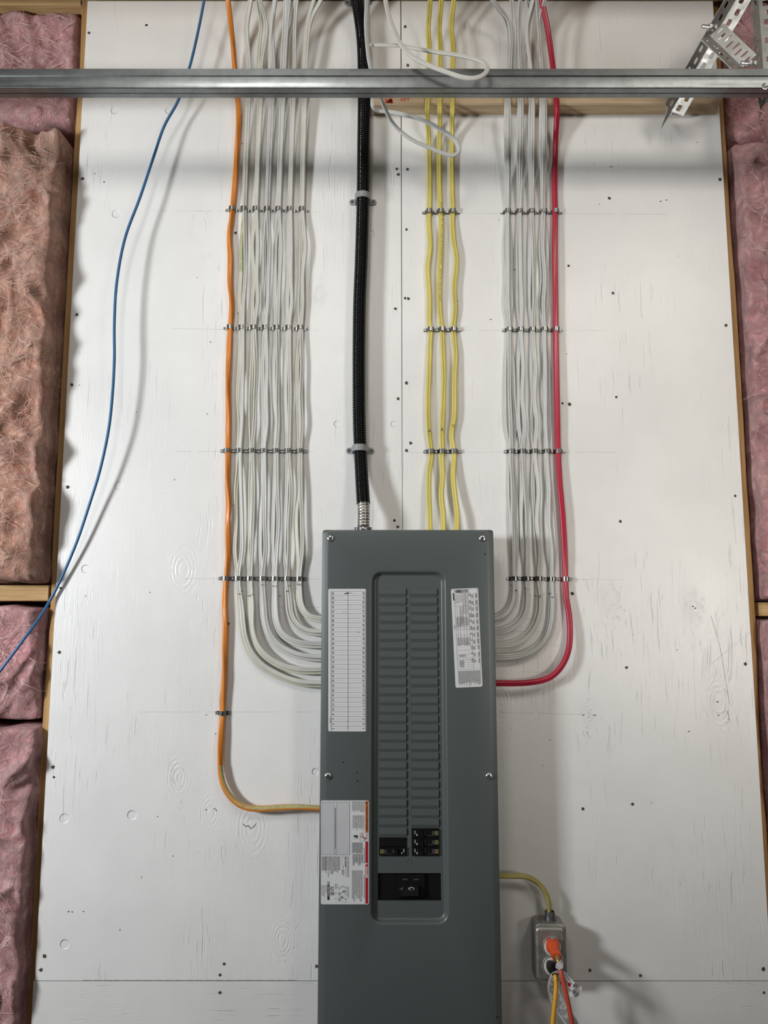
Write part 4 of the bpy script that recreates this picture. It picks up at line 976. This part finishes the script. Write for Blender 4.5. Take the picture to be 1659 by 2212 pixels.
# looped spare cables
A1 = [(792, -60, .165), (792.8, 0, .168), (790.7, 45, .17), (793.7, 100, .172), (799.7, 143, .17), (811, 180, .165), (823.8, 215, .15)]
A2 = [(x, y, .14 - .003 * i) for i, (x, y) in enumerate(Z3([(270, 775), (310, 860), (380, 940), (480, 1010), (600, 1062), (700, 1103), (765, 1113), (798, 1085), (790, 1035), (745, 978), (655, 920), (540, 860), (400, 820), (300, 801), (220, 792)], 750, 0, 3.318))]
cable('white_cable', A1 + A2 + [(806, 232, .11), (805, 200, .115), (805, 165, .12)], flat_profile(0.0088, 0.0052, 0.22), 'white_b', 'white spare cable hanging in a loop below the steel channel', twist=lambda j: 0.3 * math.sin(j * 0.02 + 1), group='looped spare cables')
B1 = [(x, y, d) for (x, y), d in zip(Z3([(255, -160), (275, 0), (300, 120), (340, 230), (400, 340), (480, 415), (600, 475), (720, 520), (820, 553), (900, 562), (965, 545), (1003, 505), (985, 455), (900, 420), (780, 394), (640, 374), (500, 350), (380, 328), (260, 322), (165, 318)], 750, 0, 3.318),
      [q_ - .115 for q_ in (.33, .34, .35, .36, .37, .375, .378, .38, .382, .382, .38, .375, .37, .365, .36, .35, .335, .315, .29, .272)])]
cable('white_cable', B1 + [(795.5, 88, .150), (794, 50, .150), (794, 0, .148), (794, -60, .145)], flat_profile(0.0096, 0.0056, 0.25), 'white', 'white spare cable looped in front of the steel channel', twist=lambda j: 0.3 * math.sin(j * 0.025 + 2), group='looped spare cables')

# ------------------------------------------------------------------ cable straps
def strap_parts(t, last, mat, hz, wide):
    o0 = ORG[t.name]; mb = MB(); r = wide
    out = [(-0.0160, 0.0016), (-r - 0.0016, 0.0016), (-r - 0.0004, 0.004)] + [(-math.cos(a) * r, hz - r * 0.8 + math.sin(a) * r * 0.8) for a in [math.pi * i / 10 for i in range(11)]] + [(r + 0.0004, 0.004), (r + 0.0016, 0.0016), (0.0160, 0.0016)]
    inn = [(x * (0.90 if abs(x) < 0.012 else 1), max(0.0004, y - 0.0012)) for x, y in out]
    L_ = []
    for (ox, oy), (ix, iy) in zip(out, inn):
        w = 0.0042 if abs(ox) > r + 0.001 else 0.0047
        if abs(ox) > 0.0155: w = 0.0030
        L_.append([o0 + Vector((ox, -oy, -w)), o0 + Vector((ox, -oy, w)), o0 + Vector((ix, -iy, w)), o0 + Vector((ix, -iy, -w))])
    mb.loops(L_, mat, True, True); mb.build('band', t, smooth=40)
    for sx in ((-1, 1) if last else (-1,)):
        mb = MB(); c = o0 + Vector((sx * 0.0130, -0.0022, 0))
        mb.lathe(c, (0, -1, 0), [(-0.001, 0.0027), (0.0006, 0.0027), (0.0014, 0.0019), (0.0012, 0.0009), (0.0004, 0.0007), (0.0003, 0.0001)], 'bright', 12)
        mb.poly([c + Vector((math.cos(i * 1.5708) * 0.0009, -0.00145, math.sin(i * 1.5708) * 0.0009)) for i in range(4)], 'black_hole')
        mb.build('screw', t, smooth=40)
ROWN = ['top', 'second', 'third', 'lowest']
protos = {}
def place_strap(px, py, last, what, row, side):
    key = last; p = P(px, py)
    label = 'steel strap, %s row, on the %s' % (row, what)
    g = 'cable straps %s' % side
    if key not in protos:
        t = empty('cable_strap', p, label, 'strap', g); strap_parts(t, last, 'zinc', 0.0142, 0.0070); protos[key] = t
    else:
        t = dup(protos[key], p, label); t['group'] = g; t['category'] = 'strap'
    return t
lx = [[502.3, 498, 492.2, 488.6]] + LCOL
for ri in range(4):
    for ci in range(7):
        what = 'orange cable' if ci == 0 else '%s white pair right of the orange cable' % ORD[ci - 1]
        place_strap(lx[ci][ri], ROWY_L[ri] + (ci - 3) * 0.15, ci == 6, what, ROWN[ri], 'left of the black conduit')
place_strap(482, 1539.5, True, 'orange cable', 'separate bottom', 'left of the black conduit')
YX = [[927, 930.3, 930.5], [952, 955.4, 955], [977.8, 980.2, 980.4]]
for ri in range(3):
    for ci in range(3): place_strap(YX[ci][ri], ROWY_R[ri], ci == 2, 'yellow cable marked %s' % 'ABC'[ci], ROWN[ri], 'over the yellow cables')
rx = RCOL + [[1199, 1200.3, 1205.6, 1221]]
for ri in range(4):
    for ci in range(5):
        what = 'red cable' if ci == 4 else '%s white column right of the yellow cables' % ORD[ci]
        place_strap(rx[ci][ri], ROWY_R[ri] + (1 if ri == 3 and ci > 2 else 0), ci == 4, what, ROWN[ri], 'right of the seam')

# ------------------------------------------------------------------ steel channel across the top
ch = empty('steel_channel', (0, -0.33, P(800, 190, 0.23).z), 'galvanised steel channel running across the whole top of the view', 'steel channel')
zc = P(800, 190, 0.23).z
prof = [(.3285, .003), (.3285, 0), (.3170, 0), (.3155, .0015), (.3155, .038), (.317, .0395), (.3440, .0395), (.345, .0385), (.345, .0258), (.3468, .0247), (.3468, .0240), (.3450, .0224), (.345, .0022), (.3444, .0008), (.3430, 0), (.3305, 0), (.3305, .003)]
prof = [(0.23 - (0.345 - a_) * 1.085, b_ * 1.085) for a_, b_ in prof]
mb = MB(); N = 60; t_ = 0.0008
L = []
for i in range(N + 1):
    x = -1.45 + 2.9 * i / N
    wob = 0.0003 * noise.noise(Vector((x * 6, 0, 0))); row = []
    for (d_, z_) in prof: row.append((x, -(d_ + wob), zc + z_))
    for (d_, z_) in reversed(prof):
        dd = d_ - t_ if d_ > .2245 else (d_ + t_ if d_ < .2015 else d_); zz = z_ + t_ if z_ < .001 else (z_ - t_ if z_ > .0412 else z_)
        row.append((x, -(dd + wob), zc + zz))
    L.append(row)
mb.loops(L, 'galv', True, True); mb.build('channel', ch, smooth=25)
mb = MB(); c = P(1653, 186, 0.2305)
mb.lathe(c + Vector((0, 0.001, 0)), (0, -1, 0), [(0, .0075), (.001, .0075), (.0012, .0055), (.005, .005), (.006, .004), (.006, .0001)], 'bright', 6); mb.build('screw', ch)['label'] = 'hex head screw'

# ------------------------------------------------------------------ slotted angles
def slotted(mb, a, b_, wdir, w, pitch=0.0215, mat='galv_n', th=0.0018, slot=(0.30, 0.62), cut=0.0):
    """perforated flange from a to b_, width w along wdir; cut = slanted end"""
    a, b_ = Vector(a), Vector(b_); L_ = (b_ - a).length; t = (b_ - a) / L_; wd = Vector(wdir); wd = (wd - t * wd.dot(t)).normalized()
    nrm = t.cross(wd) * th / 2; n = max(1, int(L_ / pitch)); p = L_ / n
    for i in range(n):
        c = a + t * (i + 0.5) * p + wd * w * (0.42 if i % 2 else 0.58)
        ol = [a + t * i * p, a + t * (i + .5) * p, a + t * (i + 1) * p, a + t * (i + 1) * p + wd * w / 2, a + t * (i + 1) * p + wd * w, a + t * (i + .5) * p + wd * w, a + t * i * p + wd * w, a + t * i * p + wd * w / 2]
        if cut and i == n - 1: ol[2] = ol[2] + t * cut
        il = []
        for k in range(8):
            an = -2.356 + k * 0.7854; hx = math.cos(an); hy = math.sin(an)
            il.append(c + t * math.copysign(min(1, abs(hx) * 1.42), hx) * (abs(hx) > 0.1) * p * slot[1] / 2 * (1 if abs(hy) < 0.1 else 0.8) + wd * math.copysign(min(1, abs(hy) * 1.42), hy) * (abs(hy) > 0.1) * w * slot[0] / 2)
        f_o, f_i = [q - nrm for q in ol], [q - nrm for q in il]; b_o, b_i = [q + nrm for q in ol], [q + nrm for q in il]
        mb.loops([f_o, f_i, b_i, b_o, f_o], mat)
def bolt(t, c, axis, ln, r=0.0042):
    mb = MB(); c = Vector(c); ax = Vector(axis).normalized()
    mb.lathe(c, ax, [(-0.004, r * 1.7), (0.001, r * 1.7), (0.0011, 0.0001)], 'bright', 6)
    pr = []; q = 0.0
    while q < ln: pr += [(q, r), (q + 0.0008, r * 0.82)]; q += 0.0016
    mb.lathe(c, ax, pr, 'bright', 12)
    mb.lathe(c + ax * 0.006, ax, [(0, r * 1.75), (0.006, r * 1.75)], 'bright', 6)
    mb.build('bolt', t, smooth=40)
t = empty('slotted_angle', P(1440, 250, 0.045), 'long perforated steel angle brace slanting down to the pine board', 'slotted angle', 'slotted steel angles')
a = P(1612, -40, 0.18); b_ = P(1450, 240, 0.060)
mb = MB(); slotted(mb, a, b_, (-1.0, -0.7, -0.3), 0.034, mat='galv_n', cut=0.042); slotted(mb, a, b_, (0.9, -0.55, 0.3), 0.030, mat='galv_n', cut=0.0)
mb.build('angle', t)
bolt(t, P(1453, 243, 0.040), (0, -1, 0), 0.010)
t = empty('slotted_angle', P(1560, 110, 0.24), 'short perforated steel angle bolted between the brace and the hanger', 'slotted angle', 'slotted steel angles')
a = P(1533, 78, 0.185); b_ = P(1604, 146, 0.190)
mb = MB(); slotted(mb, a, b_, (-0.75, -0.45, -0.6), 0.036, mat='galv_n', pitch=0.017); slotted(mb, a, b_, (0.6, -0.2, 0.8), 0.036, mat='galv_n', pitch=0.012, slot=(0.5, 0.35))
mb.build('angle', t)
bolt(t, P(1542, 60, 0.205), (-1, -0.15, 0.0), 0.026)
bolt(t, P(1627, 138, 0.205), (-1, -0.1, 0.0), 0.026)
t = empty('slotted_angle', P(1640, 210, 0.27), 'upright perforated steel angle hanger in the top right corner', 'slotted angle', 'slotted steel angles')
a = P(1634, -60, 0.165); b_ = P(1640, 222, 0.165); b_.x = a.x
mb = MB(); slotted(mb, a, b_, (-0.95, -0.35, 0), 0.020, mat='galv_n'); slotted(mb, a, b_, (0.95, -0.15, 0), 0.045, mat='galv_n', slot=(0.5, 0.66))
mb.poly([b_ + Vector((-0.017, -0.006, 0)), b_, b_ + Vector((-0.014, -0.005, -0.02))], 'galv_n')
mb.build('angle', t)

# ------------------------------------------------------------------ receptacle box
RX = lambda x, y, d=0.0: P(x, y, d)
bx = empty('outlet_box', P(1188, 2118, 0.028), 'metal outlet box with two receptacles, right of the panel', 'outlet box')
x0, x1 = P(1150.5, 2060, 0.012).x, P(1223.5, 2060, 0.045).x; z1, z0 = P(1190, 1989, 0.03).z, P(1190, 2119, 0.03).z
mb = MB()
L = [[(x, -d_, z) for x, z in rrect(x0 + q, x1 - q, z0 + q, z1 - q, 0.010)] for q, d_ in ((0, 0.0005), (0, 0.046), (0.001, 0.047))]
mb.loops(L, 'stainless', True, True); mb.build('box', bx, smooth=40)
cx0, cx1 = P(1158, 2060, .055).x, P(1222.5, 2060, .055).x; cz1, cz0 = P(1190, 2003, .055).z, P(1190, 2119, .055).z
mb = MB()
L = [[(x, -d_, z) for x, z in rrect(cx0 + q, cx1 - q, cz0 + q, cz1 - q, max(0.0035, 0.0075 - q * 0.5))] for q, d_ in ((0, 0.0465), (0, 0.0500), (0.0012, 0.0530), (0.004, 0.0550), (0.006, 0.0552))]
mb.loops(L, 'stainless', False, True)
RC = [P(1193, 2045, .056), P(1193, 2087, .056)]
for c in RC: mb.lathe(c, (0, -1, 0), [(-0.001, 0.0200), (0.0004, 0.0195), (0.0010, 0.0182), (0.0006, 0.0172), (0.0000, 0.0170)], 'stainless', 28)
mb.build('cover_plate', bx, smooth=35)
for c in RC:
    mb = MB(); mb.lathe(c + Vector((0, -0.0008, 0)), (0, -1, 0), [(0, 0.0165), (0.0022, 0.0165), (0.0028, 0.0155), (0.0028, 0.0001)], 'rec_white', 28)
    mb.build('receptacle', bx, smooth=35)
mb = MB(); c = P(1188, 1990, 0.024); mb.lathe((c.x, c.y, z1 - 0.002), (0, 0, 1), [(0, 0.0120), (0.004, 0.0118), (0.006, 0.0102), (0.016, 0.0100), (0.018, 0.0094), (0.018, 0.0078), (0.010, 0.0076)], 'dark_plastic', 18)
mb.box(c.x - 0.0025, c.x + 0.0025, c.y - 0.0115, c.y - 0.009, z1 + 0.002, z1 + 0.010, 'dark_plastic'); mb.build('cable_connector', bx, smooth=40)
yb = [(x, y, d) for (x, y), d in zip(Z3([(60, 252), (140, 255), (300, 258), (460, 265), (590, 325), (680, 410), (740, 510), (770, 620), (772, 720), (768, 800), (768, 860)], 1060, 1850, 6.1125), [.03, .03, .03, .03, .03, .03, .029, .028, .026, .024, .024])]
cable('yellow_cable', yb, flat_profile(0.0104, 0.0075, 0.2), 'yellow_dim', 'short yellow cable from the panel side down to the outlet box', twist=lambda j: 0.3 + 0.03 * j)
# plugs and cords
def plug(name, pts, mat, label, cordmat, cordpts, cordname):
    t = empty(name, P(*cordpts[-1]), label, 'power cord')
    path = spline([P(*p[:3]) for p in pts], 0.002); rr = [p[3] for p in pts]
    mb = MB(); n = len(path)
    def sc(i):
        u = i / (n - 1) * (len(rr) - 1); k = min(int(u), len(rr) - 2); return rr[k] + (rr[k + 1] - rr[k]) * (u - k)
    pr = [(x * 1.0, y * 0.88) for x, y in [(math.copysign(abs(math.cos(a)) ** 0.6, math.cos(a)), math.copysign(abs(math.sin(a)) ** 0.6, math.sin(a))) for a in [6.28318 * i / 20 for i in range(20)]]]
    sweep(mb, path, pr, mat, scale=sc, ref=(0, 0, 1)); mb.build('plug', t, smooth=45)
    path = spline([P(*p) for p in cordpts], 0.006); mb = MB(); sweep(mb, path, round_profile(0.0043, 14), cordmat); mb.build('cord', t, smooth=180)
    return t
t1 = plug('power_cord', [(1194, 2040, .056, .0132), (1194.5, 2045, .070, .0132), (1196, 2051, .080, .0122), (1199, 2058, .088, .0088), (1201, 2061, .092, .0095), (1202.5, 2067, .100, .0085)], 'plug_orange',
     'red cord with an orange plug in the upper receptacle', 'cord_red', [(1204, 2072, .104), (1209, 2090, .112), (1213, 2105, .118), (1220, 2135, .124), (1227, 2165, .128), (1236, 2212, .132), (1248, 2290, .135)], 'cord')
mb = MB(); sweep(mb, spline([P(1202, 2066, .100), P(1204, 2071, .104), P(1206.5, 2078, .108)], 0.002), round_profile(0.0050, 12), 'brass'); mb.build('plug_neck', t1, smooth=60)['label'] = 'brass coloured neck of the plug'
t2 = plug('power_cord', [(1191, 2085, .056, .0106), (1192, 2087, .070, .0106), (1194, 2092, .083, .0102), (1197, 2099, .095, .0088), (1199.5, 2108, .103, .0066)], 'black',
     'yellow cord with a black plug in the lower receptacle', 'cord_yellow', [(1199, 2105, .101), (1200.5, 2113, .106), (1201.5, 2125, .108), (1200, 2150, .112), (1197, 2180, .114), (1194, 2212, .116), (1190, 2290, .118)], 'cord')
# tags on the red cord
def strip(name, parent, pts, w, mat, label, textrows=0, ref=(0, -1, 0)):
    path = spline([P(*p) for p in pts], 0.003); mb = MB(); wid = w
    L_ = []; T_ = []
    for i, p in enumerate(path):
        t = (path[min(i + 1, len(path) - 1)] - path[max(i - 1, 0)]).normalized(); r_ = Vector(ref)
        bb = t.cross(r_).normalized(); k = min(1, 0.45 + min(i, len(path) - 1 - i) * 0.18)
        L_.append([p - bb * wid * k, p + bb * wid * k, p + bb * wid * k + Vector((0, 0.0004, 0)), p - bb * wid * k + Vector((0, 0.0004, 0))]); T_.append((p, bb, t))
    mb.loops(L_, mat, True, True)
    o = mb.build(name, parent, smooth=60)
    if label: o['label'] = label
    if textrows:
        mb = MB()
        for i in range(3, len(T_) - 3):
            p, bb, t = T_[i]
            for q in range(textrows):
                if random.random() < 0.75:
                    c_ = p + bb * wid * 0.75 * (2 * (q + 0.5) / textrows - 1) + Vector((0, -0.0006, 0)); h_ = 0.0011
                    mb.poly([c_ - bb * 0.0007 - t * h_, c_ + bb * 0.0007 - t * h_, c_ + bb * 0.0007 + t * h_, c_ - bb * 0.0007 + t * h_], 'ink_soft')
        mb.build('tag_print', o, fix=False)
    return o
strip('cord_tag', t1, [(1215, 2078, .117), (1210, 2085, .122), (1204, 2093, .118)], 0.0085, 'sticker', 'white tag wrapped round the cord', 3, ref=(0, -1, 0.1))
strip('cord_tag', t1, [(1208, 2098, .106), (1197, 2120, .100), (1196, 2140, .095), (1206, 2168, .092), (1222, 2192, .090), (1236, 2212, .088), (1250, 2240, .086)], 0.0115, 'sticker', 'long white printed tag hanging behind the cords', 5, ref=(0.15, -1, 0))
strip('cord_tag', t1, [(1214, 2100, .104), (1228, 2120, .096), (1240, 2132, .100), (1249, 2133, .108), (1246, 2143, .112), (1230, 2150, .108)], 0.0070, 'sticker', 'white tag end curling right of the cord', 2, ref=(0, -1, 0.1))
mb = MB(); c = P(1229.5, 2126, .104); mb.poly([c + Vector((math.cos(6.283 * i / 14) * 0.0034, -0.0015, math.sin(6.283 * i / 14) * 0.0036)) for i in range(14)], 'danger'); mb.build('red_dot', t1, fix=False)
